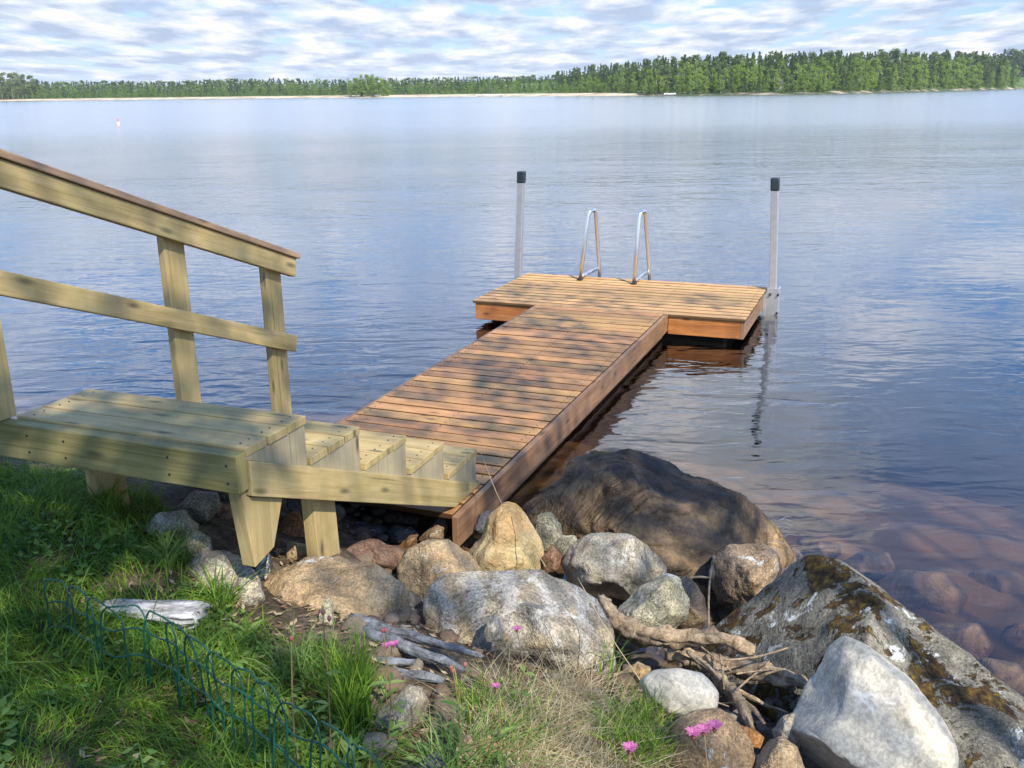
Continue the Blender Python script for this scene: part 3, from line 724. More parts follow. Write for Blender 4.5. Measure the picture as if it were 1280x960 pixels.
rock('brown rounded rock between the dark boulder and mossy boulder', [(884,722),(893,695),(910,680),(940,675),(965,685),(985,712),(970,742),(930,768),(895,758)], .09, .14, 'brown', 5)
rock('smooth pale grey stone right of the dry grass', [(795,852),(820,838),(850,836),(880,843),(898,865),(895,885),(870,895),(820,893),(800,878)], .36, .09, 'white', 4, 4, amp=.6)
rock('brown rock behind the pink campion at the bottom edge', [(836,908),(870,890),(905,888),(925,905),(942,930),(940,990),(860,1000),(828,960)], .36, .11, 'brown', 4)
rock('small beige stone left of the white egg shaped rock', [(936,945),(955,930),(980,922),(1000,935),(1006,965),(990,1000),(943,995)], .37, .08, 'tan', 4, 4)
rock('bluish grey stone tucked against the white egg shaped rock', [(964,912),(980,896),(997,890),(1004,915),(995,940),(972,938)], .32, .06, 'grey')
rock('small yellowish stone right of the pointed yellow rock', [(664,662),(672,642),(690,640),(703,655),(705,682),(685,692),(668,684)], .12, .08, 'lich')
rock('small grey stone left of the grey white rock', [(690,682),(705,667),(720,668),(727,685),(715,702),(695,702)], .12, .07, 'lich')
rock('little red stone wedged beside the pointed yellow rock', [(677,698),(690,680),(704,695),(697,714),(680,717)], .16, .05, 'red')
rock('blue grey stone among green blades left of the dry grass', [(468,897),(485,870),(510,857),(528,860),(537,880),(525,908),(500,918),(473,912)], .45, .08, 'grey', 4, 9)
rock('dark stone in the shadow under the stairs', [(425,667),(445,652),(475,650),(492,665),(470,680),(430,680)], .10, .10, 'slate')
rock('smaller dark stone in the shadow nearer the walkway end', [(482,664),(497,655),(515,658),(524,670),(505,680),(486,678)], .10, .08, 'slate')
rock('low dark stone behind the second stair leg', [(420,655),(432,645),(452,643),(462,655),(440,664)], .06, .08, 'slate')
rock('pale lichen stone in grass below the front beam', [(180,662),(198,641),(230,637),(254,655),(246,676),(198,676)], .57, .08, 'lich')
rock('pale stone under the front beam beside the dark gap', [(223,632),(243,611),(270,615),(277,635),(257,654),(232,648)], .52, .08, 'lich')
rock('low pale stone at the lawn edge left of the grey rock', [(223,684),(243,662),(262,672),(266,692),(240,698)], .56, .06, 'lich')
rock('dark red stone behind the front stair leg', [(258,650),(272,622),(292,622),(300,660),(290,692),(262,685)], .40, .08, 'red')
rock('rusty orange rock between the two stair legs', [(336,705),(345,668),(355,645),(370,636),(384,660),(387,692),(365,715),(343,717)], .30, .10, 'rust')
rock('dark blue rock above the rusty rock behind the legs', [(350,662),(353,626),(368,626),(383,655),(374,676)], .22, .10, 'slate')
rock('small square yellow stone at the foot of the second leg', [(356,692),(359,676),(380,677),(396,686),(393,698),(362,701)], .40, .04, 'yellow', 4, 9)
rock('beige pebble at the bottom edge right of its grey neighbour', [(560,945),(572,925),(590,916),(602,930),(602,955),(580,975),(562,970)], .43, .05, 'tan')
rock('cream pebble nearest the dry grass at the bottom edge', [(592,932),(610,916),(629,930),(626,950),(602,956)], .43, .05, 'yellow')
rock('dark grey pebble at the bottom edge left of the beige pebble', [(522,955),(542,938),(562,943),(568,972),(530,985)], .44, .05, 'slate')
rock('brown angular stone propped under the walkway end', [(522,674),(538,656),(554,643),(562,658),(556,676),(530,682)], .09, .07, 'brown', 4, 10)
rock('thin orange stone chip left of the walkway end', [(497,683),(512,669),(522,668),(520,682),(501,692)], .15, .05, 'rust', 4, 9)
rock('dark stone right of the walkway side board', [(586,668),(594,646),(610,637),(622,645),(608,668)], .10, .07, 'slate')
rock('thin pale upright stone behind the budding stems', [(398,775),(401,754),(411,747),(418,757),(417,790),(401,794)], .44, .03, 'lich', 4, 8)
rock('blue white upright stone in front of the banded rock', [(604,792),(610,773),(620,766),(630,779),(628,800),(608,803)], .40, .03, 'grey', 4, 8)
rock('red brown stone below the left end of the front beam', [(-25,600),(-8,576),(8,576),(20,590),(8,606),(-10,612)], .56, .07, 'red')
rock('small ochre stone under the driftwood branch', [(784,838),(798,826),(814,833),(814,848),(796,853)], .33, .04, 'yellow')
rock('orange pebble at the foot of the driftwood roots', [(918,920),(928,908),(944,910),(956,922),(948,936),(926,936)], .34, .04, 'rust')
rock('tiny white pebble beside the orange pebble', [(908,928),(920,920),(930,932),(934,948),(920,955),(910,945)], .34, .03, 'white')
SUB = [([(1048,706),(1075,690),(1110,690),(1118,712),(1095,728),(1058,724)], -.13), ([(1085,740),(1130,712),(1180,716),(1205,745),(1190,772),(1130,780),(1092,762)], -.16),
       ([(1195,735),(1225,712),(1270,715),(1300,740),(1280,765),(1215,768)], -.22), ([(1140,795),(1180,775),(1225,780),(1240,812),(1210,835),(1165,828)], -.14),
       ([(1200,850),(1235,822),(1275,830),(1290,862),(1260,890),(1222,880)], -.12), ([(1245,800),(1275,778),(1320,785),(1330,815),(1290,826),(1255,820)], -.2),
       ([(1000,690),(1025,676),(1050,680),(1050,694),(1020,702)], -.15), ([(1110,680),(1150,662),(1195,668),(1200,690),(1150,700)], -.26)]
for i, (pl, zz_) in enumerate(SUB):
    rock('flat brown stone lying under the clear shallow water beside the mossy boulder', pl, zz_ + .0, .11, 'wet', 4, 4, name='submerged_stone', group='stones under the shallow water', amp=.5)

# loose pebbles filling the gaps between the boulders
v0, f0 = ico(2); PV, PF = [], []
cnt = 0
while cnt < 900:
    x_, y_ = random.uniform(-1.3, 1.5), random.uniform(1.9, 4.3)
    px_, py_, _ = project((x_, y_, 0.2)); z_ = float(ground(np.array([x_]), np.array([y_]))[0])
    if z_ < -0.25 or (px_ < 420 and py_ > 690) : continue
    r_ = 0.009 + 0.036 * random.random() ** 2.2
    so_ = Vector((random.uniform(0, 90), 0, 0)); sc = np.array([random.uniform(.8, 1.3), random.uniform(.8, 1.3), random.uniform(.5, .8)]) * r_
    nz = np.array([1 + .35 * mn.noise(Vector(p) * 1.6 + so_) for p in v0])
    PV.append(v0 * nz[:, None] * sc + np.array([x_, y_, z_ + r_ * .25])); PF.append(f0 + len(v0) * cnt); cnt += 1
m, t = new_mat('mixed pebbles')
rnd = t.n('ShaderNodeNewGeometry').outputs['Random Per Island']; tcn = t.n('ShaderNodeTexCoord').outputs['Object']
nz = t.noise(tcn, 60, 5, .7)
col = t.ramp(rnd, [(0.0, (.12, .11, .10)), (.3, (.26, .19, .12)), (.55, (.20, .12, .08)), (.8, (.36, .31, .23)), (1.0, (.40, .38, .34))])
col = t.mix(t.math('MULTIPLY', nz, 1.1), col, (.05, .042, .034)); finish(t, col, .85, nz, .4, .005, spec=.2)
tag(link_mesh('pebbles', mesh_np('pebbles', np.concatenate(PV), np.concatenate(PF), True), m), 'loose mixed pebbles filling the gaps between the shore rocks', 'pebbles', kind='stuff')
# ------------------------------------------------------------------ grass
def in_poly(x, y, poly):
    ins = np.zeros(x.shape, bool); P = poly
    for i in range(len(P)):
        (x1, y1), (x2, y2) = P[i], P[(i + 1) % len(P)]
        c = ((y1 > y) != (y2 > y)) & (x < (x2 - x1) * (y - y1) / (y2 - y1 + 1e-9) + x1); ins ^= c
    return ins
def proj_np(P):
    d = P - CAM; z = d @ FW
    return 640 + F * (d @ RT) / z, 480 - F * (d @ UP) / z, z
def blades(base, h, w, yaw, lean, leandir, droop=1.0):
    n = len(base); T = np.array([0, .35, .7, 1.0]); Wd = np.array([1.0, .85, .55, .06])
    side = np.stack([np.cos(yaw), np.sin(yaw), np.zeros(n)], 1); ld = np.stack([np.cos(leandir), np.sin(leandir), np.zeros(n)], 1)
    out = np.zeros((n, 8, 3))
    for k, (t, wd) in enumerate(zip(T, Wd)):
        c = base + ld * (lean * h * t ** 2)[:, None]; c[:, 2] += h * (t - .35 * np.minimum(lean, 1.6) * t ** 2 * droop)
        out[:, 2 * k] = c - side * (w * wd / 2)[:, None]; out[:, 2 * k + 1] = c + side * (w * wd / 2)[:, None]
    f = np.array([[0, 1, 3, 2], [2, 3, 5, 4], [4, 5, 7, 6]])
    faces = (np.arange(n)[:, None, None] * 8 + f[None]).reshape(-1, 4)
    return out.reshape(-1, 3), faces
LAWN = [(-900, 560), (0, 592), (120, 600), (200, 628), (225, 660), (232, 690), (235, 740), (300, 765), (340, 790), (420, 815), (455, 850), (470, 905), (520, 935), (540, 1000), (560, 1400), (-900, 1400)]
def scatter(n, x0, x1, y0, y1):
    x, y = RNG.uniform(x0, x1, n), RNG.uniform(y0, y1, n); z = ground(x, y); return np.stack([x, y, z], 1)
def patch(x, y, s, seed):
    return np.sin(x * s + seed) * np.sin(y * s * 1.13 + seed * 2.1) + .6 * np.sin(x * s * 2.3 + 1.7 * np.sin(y * s) + seed) * np.sin(y * s * 1.9 + seed)
P = scatter(150000, -3.4, 0.25, 0.7, 4.0)
px, py, pzz = proj_np(P)
ok = in_poly(px, py, LAWN) & (pzz > .3)
bare = np.exp(-(((px - 225) / 110) ** 2 + ((py - 740) / 36) ** 2)) + np.exp(-(((px - 300) / 60) ** 2 + ((py - 790) / 25) ** 2))
edge = np.clip((py - 740) / 60, 0, 1) * np.clip((px - 330) / 80, 0, 1) * .4
ok &= RNG.random(len(P)) > np.clip(bare * .95 + edge, 0, .93)
ok &= RNG.random(len(P)) < np.where((px > -60) & (py < 1010), 1.0, .35)
ok &= (patch(P[:, 0], P[:, 1], 6.0, 1.0) > -.95) | (RNG.random(len(P)) < .6)
P = P[ok]; n = len(P)
h = RNG.uniform(.04, .095, n) * (1 + .35 * patch(P[:, 0], P[:, 1], 4.0, 3.0)) * np.where(RNG.random(n) < .06, 1.9, 1.0)
h = np.clip(h, .02, .2); P[:, 2] -= .006
cl = np.array([leandir for leandir in RNG.uniform(0, 2 * math.pi, n)])
cl = cl * .6 + 2.5 * np.sin(P[:, 0] * 9) + 2 * np.cos(P[:, 1] * 8)
bv, bf = blades(P, h, RNG.uniform(.0025, .0055, n), RNG.uniform(0, math.pi, n), RNG.uniform(.3, 1.5, n), cl)
lawn = link_mesh('lawn_grass', mesh_np('lawn_grass', bv, bf), M_grass)
tag(lawn, 'short green grass growing on the bank left of the boulders', 'grass', kind='stuff')
# broad little leaves (clover, lady's mantle) among the blades
P = scatter(15000, -2.6, 0.1, 1.5, 3.5); px, py, pzz = proj_np(P)
ok = in_poly(px, py, LAWN) & (patch(P[:, 0], P[:, 1], 7.0, 5.0) > .15); P = P[ok]; n = len(P)
P[:, 2] += RNG.uniform(.008, .05, n); a = RNG.uniform(0, 2 * math.pi, n); sz = RNG.uniform(.007, .018, n)
d1 = np.stack([np.cos(a), np.sin(a), RNG.uniform(-.4, .5, n)], 1); d2 = np.stack([-np.sin(a), np.cos(a), RNG.uniform(-.4, .4, n)], 1)
q = np.stack([P - d1 * sz[:, None], P + d2 * (sz * .6)[:, None], P + d1 * sz[:, None], P - d2 * (sz * .6)[:, None]], 1)
wl = link_mesh('clover_leaves', mesh_np('clover_leaves', q.reshape(-1, 3), np.arange(4 * n).reshape(-1, 4)), M_stem)
tag(wl, 'small broad green leaves scattered low among the lawn blades', 'leaves', kind='stuff')
# leaf litter and straw bits on the soil
P = scatter(5200, -1.6, 1.0, 1.7, 3.3); px, py, pzz = proj_np(P); ok = (px > 100) & (px < 960) & (py > 690) & (P[:, 2] > .1); P = P[ok]; n = len(P)
P[:, 2] += RNG.uniform(.003, .02, n); a = RNG.uniform(0, 2 * math.pi, n); sz = RNG.uniform(.006, .02, n)
d1 = np.stack([np.cos(a), np.sin(a), RNG.uniform(-.3, .3, n)], 1); d2 = np.stack([-np.sin(a), np.cos(a), RNG.uniform(-.5, .5, n)], 1)
q = np.stack([P - d1 * sz[:, None], P + d2 * (sz * .35)[:, None], P + d1 * sz[:, None], P - d2 * (sz * .35)[:, None]], 1)
M_litter = leaf_mat('dead leaves', (0.10, 0.06, 0.035), (0.22, 0.13, 0.07), (0.40, 0.32, 0.2), .1)
tag(link_mesh('leaf_litter', mesh_np('leaf_litter', q.reshape(-1, 3), np.arange(4 * n).reshape(-1, 4)), M_litter), 'brown leaf litter and straw bits lying on the soil', 'litter', kind='stuff')

def tuft(name, poly, z, nb, hr, wr, mat, label, cat, lean=(.4, 1.6), dirc=None, zoff=0.0, inward=0.0, kind='stuff', clump=None):
    P_ = np.array(poly, float); out = []
    while len(out) < nb:
        x = RNG.uniform(P_[:, 0].min(), P_[:, 0].max(), 400); y = RNG.uniform(P_[:, 1].min(), P_[:, 1].max(), 400)
        k = in_poly(x, y, poly)
        for a, b in zip(x[k], y[k]):
            w3 = pz(a, b, z); g = float(ground(np.array([w3[0]]), np.array([w3[1]]))[0]); out.append((w3[0], w3[1], max(g, z - .09) + zoff))
    B = np.array(out[:nb]); n = nb
    if clump:
        cs = B[RNG.integers(0, nb, clump)]; idx = RNG.integers(0, clump, nb); B = B * .25 + cs[idx] * .75
    ld = RNG.uniform(0, 2 * math.pi, n) if dirc is None else RNG.normal(dirc, .9, n)
    v, f = blades(B, RNG.uniform(*hr, n), RNG.uniform(*wr, n), RNG.uniform(0, math.pi, n), RNG.uniform(*lean, n), ld)
    return tag(link_mesh(name, mesh_np(name, v, f), mat), label, cat, kind=kind)
tuft('dry_grass', [(590, 845), (640, 815), (720, 800), (790, 835), (840, 880), (850, 960), (840, 1040), (560, 1040), (560, 900)], .38, 3800, (.05, .13), (.0016, .0036), M_dry,
     'matted dry straw tuft with green shoots in front of the banded rock', 'grass', (1.2, 2.6), clump=110)
tuft('green_shoots', [(740, 880), (790, 850), (840, 870), (850, 940), (800, 975), (740, 950)], .38, 620, (.08, .17), (.0025, .005), M_grass,
     'green grass shoots growing at the right side of the dry straw', 'grass', (.2, .9), clump=40)
tuft('green_shoots', [(540, 860), (640, 830), (700, 850), (700, 960), (560, 980)], .40, 420, (.06, .15), (.0025, .005), M_grass,
     'sparse green grass shoots between the blue grey stone and the dry straw', 'grass', (.2, 1.2), clump=50)
tuft('tall_grass', [(395, 880), (425, 850), (470, 850), (470, 915), (420, 930)], .44, 620, (.12, .23), (.003, .0055), M_grass,
     'tall upright bright green grass clump left of the blue grey stone', 'grass', (.1, .6), clump=26)
tuft('tall_grass', [(195, 700), (215, 680), (240, 690), (238, 720), (205, 725)], .54, 150, (.09, .16), (.003, .006), M_stem,
     'small yellow green grass clump beside the grey rock', 'grass', (.5, 1.4), clump=6)
tuft('tall_grass', [(245, 770), (265, 740), (300, 745), (310, 775), (270, 785)], .48, 130, (.08, .16), (.003, .006), M_grass,
     'dark green grass clump in front of the grey rock', 'grass', (.4, 1.3), clump=7)
tuft('tall_grass', [(110, 625), (150, 625), (160, 660), (120, 660)], .58, 240, (.10, .18), (.003, .006), M_grass,
     'long grass clump reaching up under the front beam', 'grass', (.3, 1.2), clump=16)
tuft('tall_grass', [(340, 820), (400, 800), (430, 830), (400, 880), (330, 870)], .45, 260, (.07, .15), (.003, .006), M_stem,
     'light green grass clump around the budding stems', 'grass', (.3, 1.2), clump=18)
tuft('tall_grass', [(540, 960), (600, 900), (660, 930), (640, 1000), (520, 1010)], .42, 200, (.10, .22), (.003, .006), M_stem,
     'loose green blades at the bottom edge beside the pebbles', 'grass', (.4, 1.4), clump=14)
tuft('tall_grass', [(745, 800), (760, 785), (775, 800), (770, 830), (750, 835)], .32, 22, (.08, .14), (.003, .005), M_grass,
     'few green blades beside the end of the banded rock', 'grass', (.2, 1.0))
# pale reeds washed up against the dark boulder
rd = []
for i in range(22):
    a = pz(random.uniform(952, 978), random.uniform(645, 694), .03 + random.uniform(0, .05)); ang = random.uniform(-.6, 1.2); L_ = random.uniform(.03, .08)
    d = np.array([math.cos(ang), -math.sin(ang), random.uniform(-.25, .3)]); rd.append(tube_np([a, a + d * L_ * .5 + np.array([0, 0, .01]), a + d * L_], .0008, 4, cap=False))
M_reed = simple('bleached reed', (0.24, 0.27, 0.30), .6)
tag(raw_obj('bleached_reeds', join_vf(*rd), M_reed), 'pale bleached reeds washed up on the right flank of the dark boulder', 'reeds', kind='stuff')

# ------------------------------------------------------------------ plants with stems
def leafq(base, d, L, wd, up=(0, 0, 1)):
    d = np.array(d, float); d /= np.linalg.norm(d); s = np.cross(d, np.array(up, float)); s /= np.linalg.norm(s) + 1e-9
    n_ = np.cross(s, d); v = []
    for t_, w_ in ((0, .15), (.3, .8), (.6, .9), (1, .02)):
        c = base + d * L * t_ + n_ * (-.25 * L * t_ * t_)
        v += [c - s * wd * w_ / 2 + n_ * wd * .1 * w_, c - n_ * .0, c + s * wd * w_ / 2 + n_ * wd * .1 * w_]
    f = []
    for k in range(3):
        for j in range(2): a = k * 3 + j; f.append([a, a + 1, a + 4, a + 3])
    return v, f
def flower_plant(name, label, cat, base, top, group, petals=True, nleaf=6, lsz=.05, heads=1, scale=.85, bud=True):
    base, top = np.array(base), np.array(top)
    r = empty(name, tuple(base)); tag(r, label, cat, group)
    base0 = base; top = top - base; base = base * 0
    bend = np.array([random.uniform(-.02, .02), random.uniform(-.02, .02), 0])
    path = smooth_path([base, (base + top) / 2 + bend, top], 5)
    raw_obj('stem', tube_np(path, [.0026 * scale - .0011 * scale * i / len(path) for i in range(len(path))], 6), M_stalk, r)
    lv = []
    for i in range(nleaf):
        t_ = .08 + .75 * (i // 2) / max(1, nleaf / 2); c = path[int(t_ * (len(path) - 1))]; a = random.uniform(0, 6.3) + math.pi * (i % 2)
        lv.append(leafq(c, (math.cos(a), math.sin(a), random.uniform(.1, .8)), lsz * random.uniform(.6, 1.2), lsz * .34))
    if lv: raw_obj('leaves', join_vf(*lv), M_stem, r, False)
    for hI in range(heads):
        c = top + (np.array([0, 0, 0]) if hI == 0 else np.array([random.uniform(-.035, .035), random.uniform(-.02, .02), random.uniform(-.012, .012)]) * scale)
        parts = []
        if bud:
            raw_obj('bud', tube_np([c - np.array([0, 0, .016 * scale]), c - np.array([0, 0, .008 * scale]), c], [.002 * scale, .0062 * scale, .004 * scale], 8), M_bud, r)
        if petals:
            for k in range(5):
                a = k * 1.2566 + random.uniform(-.2, .2)
                for s_ in (-.22, .22): parts.append(leafq(c, (math.cos(a + s_), math.sin(a + s_), .55), .019 * scale, .011 * scale))
            raw_obj('petals', join_vf(*parts), M_pink, r, False)
def gz_at(px, py, z0):
    w3 = pz(px, py, z0); return np.array([w3[0], w3[1], min(float(ground(w3[0:1], w3[1:2])[0]), z0 + .05)])
def plant_px(label, top_px, d_y, height, **kw):
    d = ray(*top_px); k = d_y / d[1]; top = CAM + d * k
    g = float(ground(top[0:1], top[1:2])[0]); base = np.array([top[0] + random.uniform(-.02, .02), top[1] + random.uniform(-.02, .02), min(g - .01, top[2] - height * .4)])
    flower_plant(kw.pop('name', 'pink_campion'), label, kw.pop('cat', 'flower'), base, top, kw.pop('group', 'pink campions among the rocks'), **kw)
plant_px('pink campion with two open heads at the bottom edge before the brown rock', (880, 912), 1.62, .3, heads=3, scale=.95, nleaf=4)
plant_px('single pink campion in front of the dry straw at the bottom edge', (787, 935), 1.60, .3, scale=.95, nleaf=4)
plant_px('small pink campion in front of the long banded rock', (646, 786), 2.25, .2, scale=.7)
plant_px('pink campion on a leafy stem in front of the lichen covered branch', (483, 807), 2.15, .25, scale=.75, heads=2)
plant_px('short pink campion left of the dry straw', (620, 858), 2.0, .18, scale=.65)
plant_px('stem with dusky red buds between the lichen branch and dry straw', (566, 836), 2.05, .2, name='budding_plant', cat='plant', group='budding stems', petals=False, heads=3, nleaf=8)
plant_px('leafy budding stem leaning before the pale upright stone', (403, 762), 1.95, .3, name='budding_plant', cat='plant', group='budding stems', petals=False, heads=2, nleaf=8, lsz=.045)
plant_px('thin budding stem left of the leafy budding stem', (364, 795), 1.9, .3, name='budding_plant', cat='plant', group='budding stems', petals=False, heads=1, nleaf=6, lsz=.035)
plant_px('budding stem at the right side of the tall green grass', (478, 785), 2.02, .3, name='budding_plant', cat='plant', group='budding stems', petals=False, heads=2, nleaf=8, lsz=.05)
for i, (px_, py_, lab) in enumerate([(310, 800, 'broad leaved seedling in the soil left of the budding stems'), (215, 690, 'little broad leaved weed in the lawn below the front beam'),
                                     (125, 690, 'pale leaved weed in the middle of the lawn'), (440, 935, 'leafy green weed near the bottom edge right of the wire fence'), (540, 930, 'leafy weed in front of the blue grey stone')]):
    g = gz_at(px_, py_, .48); r = empty('leafy_weed', tuple(g)); tag(r, lab, 'plant', 'leafy weeds in the grass'); lv = []
    for k in range(9):
        a = random.uniform(0, 6.3); lv.append(leafq(np.array([0, 0, random.uniform(0, .03)]), (math.cos(a), math.sin(a), random.uniform(.2, 1.2)), random.uniform(.05, .09), random.uniform(.016, .028)))
    raw_obj('leaves', join_vf(*lv), M_stem, r, False)
# one long straw lying across the pointed yellow rock, bare straws over the banded rock
a, b_, c = pz(601, 566, .42), pz(625, 625, .34), pz(682, 708, .30)
tag(raw_obj('straw', tube_np(smooth_path([c, (b_ + c) / 2 + np.array([0, 0, .01]), b_, a], 5), .0016, 5), M_dry), 'long dry straw leaning over the pointed yellow rock', 'straw')
a, b_, c = pz(722, 722, .52), pz(760, 790, .46), pz(800, 850, .40)
tag(raw_obj('straw', tube_np(smooth_path([c, b_, a], 5), .0016, 5), M_dry), 'dry straw rising from the dry grass over the banded rock', 'straw')

# ------------------------------------------------------------------ driftwood
def dr(x, y, z): return pz(x, y, z)
def crooked(pts, rads, sub=8, seg=22, rough=.5, rs=16, seed=0.0):
    pth = smooth_path(pts, sub); rr = np.interp(np.linspace(0, 1, len(pth)), np.linspace(0, 1, len(rads)), rads)
    pth = [p + np.array([mn.noise(Vector(p * 14) + Vector((seed, 0, 0))), mn.noise(Vector(p * 14) + Vector((0, seed, 9))), mn.noise(Vector(p * 14) + Vector((5, 0, seed)))]) * r * .5 for p, r in zip(pth, rr)]
    return tube_np(pth, list(rr), seg, True, rough, rs, seed)
main = crooked([dr(748, 752, .24), dr(775, 780, .26), dr(830, 797, .28), dr(870, 797, .30), dr(900, 797, .31), dr(925, 803, .30), dr(942, 812, .28)], [.026, .028, .026, .024, .024, .022, .016], rough=.95, rs=26, seed=1.0)
tag(raw_obj('driftwood_branch', main, M_drift), 'thick bleached driftwood branch lying across the gap beside the lichen speckled wedge', 'driftwood', 'driftwood between the rocks')
main = crooked([dr(838, 812, .22), dr(870, 822, .24), dr(915, 832, .26), dr(955, 840, .27), dr(985, 845, .28), dr(1010, 856, .27)], [.028, .027, .022, .024, .030, .012], rough=1.1, rs=28, seed=2.0)
tag(raw_obj('driftwood_branch', main, M_drift), 'knobbly lichen crusted driftwood branch just below the thick bleached one', 'driftwood', 'driftwood between the rocks')
rt_ = []
for k, pl in enumerate([[(885, 825, .25), (905, 855, .26), (925, 880, .27), (940, 912, .28)], [(905, 855, .26), (930, 868, .25), (955, 880, .25), (985, 892, .24)], [(915, 865, .26), (940, 885, .26), (955, 905, .28)], [(860, 815, .29), (885, 835, .30), (905, 855, .30)]]):
    rt_.append(crooked([dr(*p) for p in pl], [.017, .018, .020, .009] if k == 0 else [.008, .008, .006, .003], rough=1.0, rs=30, seed=3.0 + k, seg=14))
tag(raw_obj('driftwood_root', join_vf(*rt_), M_drift), 'splintered driftwood root running down to the orange pebble', 'driftwood', 'driftwood between the rocks')
tag(raw_obj('twig', crooked([dr(887, 792, .22), dr(886, 755, .28), dr(888, 720, .33), dr(893, 695, .37)], [.0045, .004, .0035, .005], seg=7, rough=.3, seed=8), M_drift), 'thin pale twig standing upright before the brown rounded rock', 'twig')
tag(raw_obj('twig', crooked([dr(862, 722, .2), dr(875, 721, .2), dr(886, 722, .2)], [.004, .005, .004], seg=7, rough=.3, seed=9), M_drift), 'short pale twig lying behind the upright twig', 'twig')
tag(raw_obj('twig', crooked([dr(905, 825, .36), dr(940, 822, .36), dr(985, 810, .37)], [.003, .004, .003], seg=7, rough=.3, seed=4), M_drift), 'thin twig resting on the mossy boulder above the branches', 'twig')
for k, (pl, rd_, lab) in enumerate([([(438, 772, .44), (480, 785, .45), (530, 800, .45), (575, 812, .43), (605, 822, .41)], [.013, .014, .011, .010, .006], 'upper lichen covered dead branch in front of the tan boulder'),
                        ([(455, 790, .43), (500, 805, .45), (545, 822, .45), (580, 838, .43)], [.016, .017, .012, .008], 'thicker lichen covered dead branch below the upper one'),
                        ([(470, 835, .42), (500, 842, .43), (530, 846, .43), (555, 852, .42)], [.014, .012, .014, .008], 'short crusty dead branch above the blue grey stone'),
                        ([(462, 822, .43), (490, 828, .44), (520, 828, .44)], [.012, .012, .009], 'small curled bark piece between the dead branches')]):
    tag(raw_obj('dead_branch', crooked([dr(*p) for p in pl], rd_, rough=.55, rs=30, seed=20.0 + k), M_driftg), lab, 'dead branch', 'lichen covered dead branches')
for k in range(5):
    a_ = (random.uniform(830, 930), random.uniform(805, 880)); an = random.uniform(-.9, 1.5); ln = random.uniform(25, 60)
    tag(raw_obj('twig', crooked([dr(a_[0], a_[1], .31), dr(a_[0] + ln * .5 * math.cos(an), a_[1] + ln * .5 * math.sin(an), .315), dr(a_[0] + ln * math.cos(an), a_[1] + ln * math.sin(an), .30)], [.0035, .003, .0018], seg=6, rough=.4, seed=50 + k), M_drift),
        'thin dead twig caught among the driftwood roots', 'twig', 'twigs caught in the driftwood')
# split silver log in the lawn
a, b_ = dr(132, 757, .545), dr(250, 770, .545); dirv = (b_ - a) / np.linalg.norm(b_ - a); sd_ = np.cross(dirv, [0, 0, 1]); vv, ff = [], []
L_ = np.linalg.norm(b_ - a); ns, nc = 40, 40
for i in range(ns + 1):
    u_ = i / ns
    for j in range(nc):
        an = 2 * math.pi * j / nc; taper = .55 + .45 * u_ if u_ < .9 else 1 - (u_ - .9) * 2.0
        q = sd_ * math.cos(an) * .055 * taper + np.array([0, 0, 1]) * math.sin(an) * .026 * taper
        q *= 1 + .25 * mn.noise(Vector((math.cos(an) * 2.1, math.sin(an) * 2.1, u_ * 1.2))) + .26 * mn.noise(Vector((math.cos(an) * 6, math.sin(an) * 6, u_ * 1.6))) + .16 * mn.noise(Vector((math.cos(an) * 14, math.sin(an) * 14, u_ * 2.5)))
        e = .035 * mn.noise(Vector((math.cos(an) * 4, math.sin(an) * 4, 7))) * (1 if i in (0, ns) else 0)
        vv.append(a + dirv * (L_ * u_ + e) + q)
for i in range(ns):
    for j in range(nc): ff.append([i * nc + j, i * nc + (j + 1) % nc, (i + 1) * nc + (j + 1) % nc, (i + 1) * nc + j])
ff += [list(range(nc))[::-1], [ns * nc + j for j in range(nc)]]
tag(raw_obj('split_log', (vv, ff), M_silver), 'silver grey weathered split log lying in the lawn behind the wire fence', 'log')

# ------------------------------------------------------------------ wire border fence
fence = empty('wire_border_fence', tuple(pz(250, 900, .45)))
tag(fence, 'green plastic coated wire border fence of overlapping hoops standing in the lawn', 'wire fence')
fo = np.array(fence.location)
apex = [(55, 724), (82, 727), (112, 746), (140, 757), (180, 758), (222, 782), (255, 806), (285, 826), (322, 846), (360, 877), (410, 902), (450, 934), (490, 965)]
AP = [pz(x, y, .72 + .004 * i) for i, (x, y) in enumerate(apex)]
ctr = smooth_path(AP, 8); cum = np.r_[0, np.cumsum([np.linalg.norm(ctr[i + 1] - ctr[i]) for i in range(len(ctr) - 1)])]
def along(s): return np.array([np.interp(s, cum, [c[k] for c in ctr]) for k in range(3)])
def twist(path, r, pitch_=.012):
    path = smooth_path(path, 4); o = []
    for ph in (0, math.pi):
        q = []
        for i, p_ in enumerate(path):
            a = ph + i * 1.1; q.append(p_ + np.array([math.cos(a) * r * .7, 0, math.sin(a) * r * .7]))
        o.append(tube_np(q, r, 5))
    return join_vf(*o)
s_ = 0.02; spc = .105; hw = .076; k = 0
while s_ < cum[-1] - .03:
    pts = []; lean_ = np.array([random.uniform(-.12, .12), random.uniform(-.12, .12), random.uniform(-.04, .04)])
    for (ds, dz) in [(-1, -.26), (-1, -.16), (-1, -.075), (-.92, -.04), (-.7, -.014), (-.38, -.002), (0, 0), (.38, -.002), (.7, -.014), (.92, -.04), (1, -.075), (1, -.16), (1, -.26)]:
        c = along(min(max(s_ + ds * hw, 0), cum[-1])); pts.append(np.array([c[0], c[1], along(s_)[2] + dz]) + np.array([random.uniform(-.002, .002), random.uniform(-.006, .006), 0]) + lean_ * dz - fo)
    raw_obj('hoop_wire', twist(pts, .0018), M_wire, fence); s_ += spc * random.uniform(.75, 1.25); k += 1
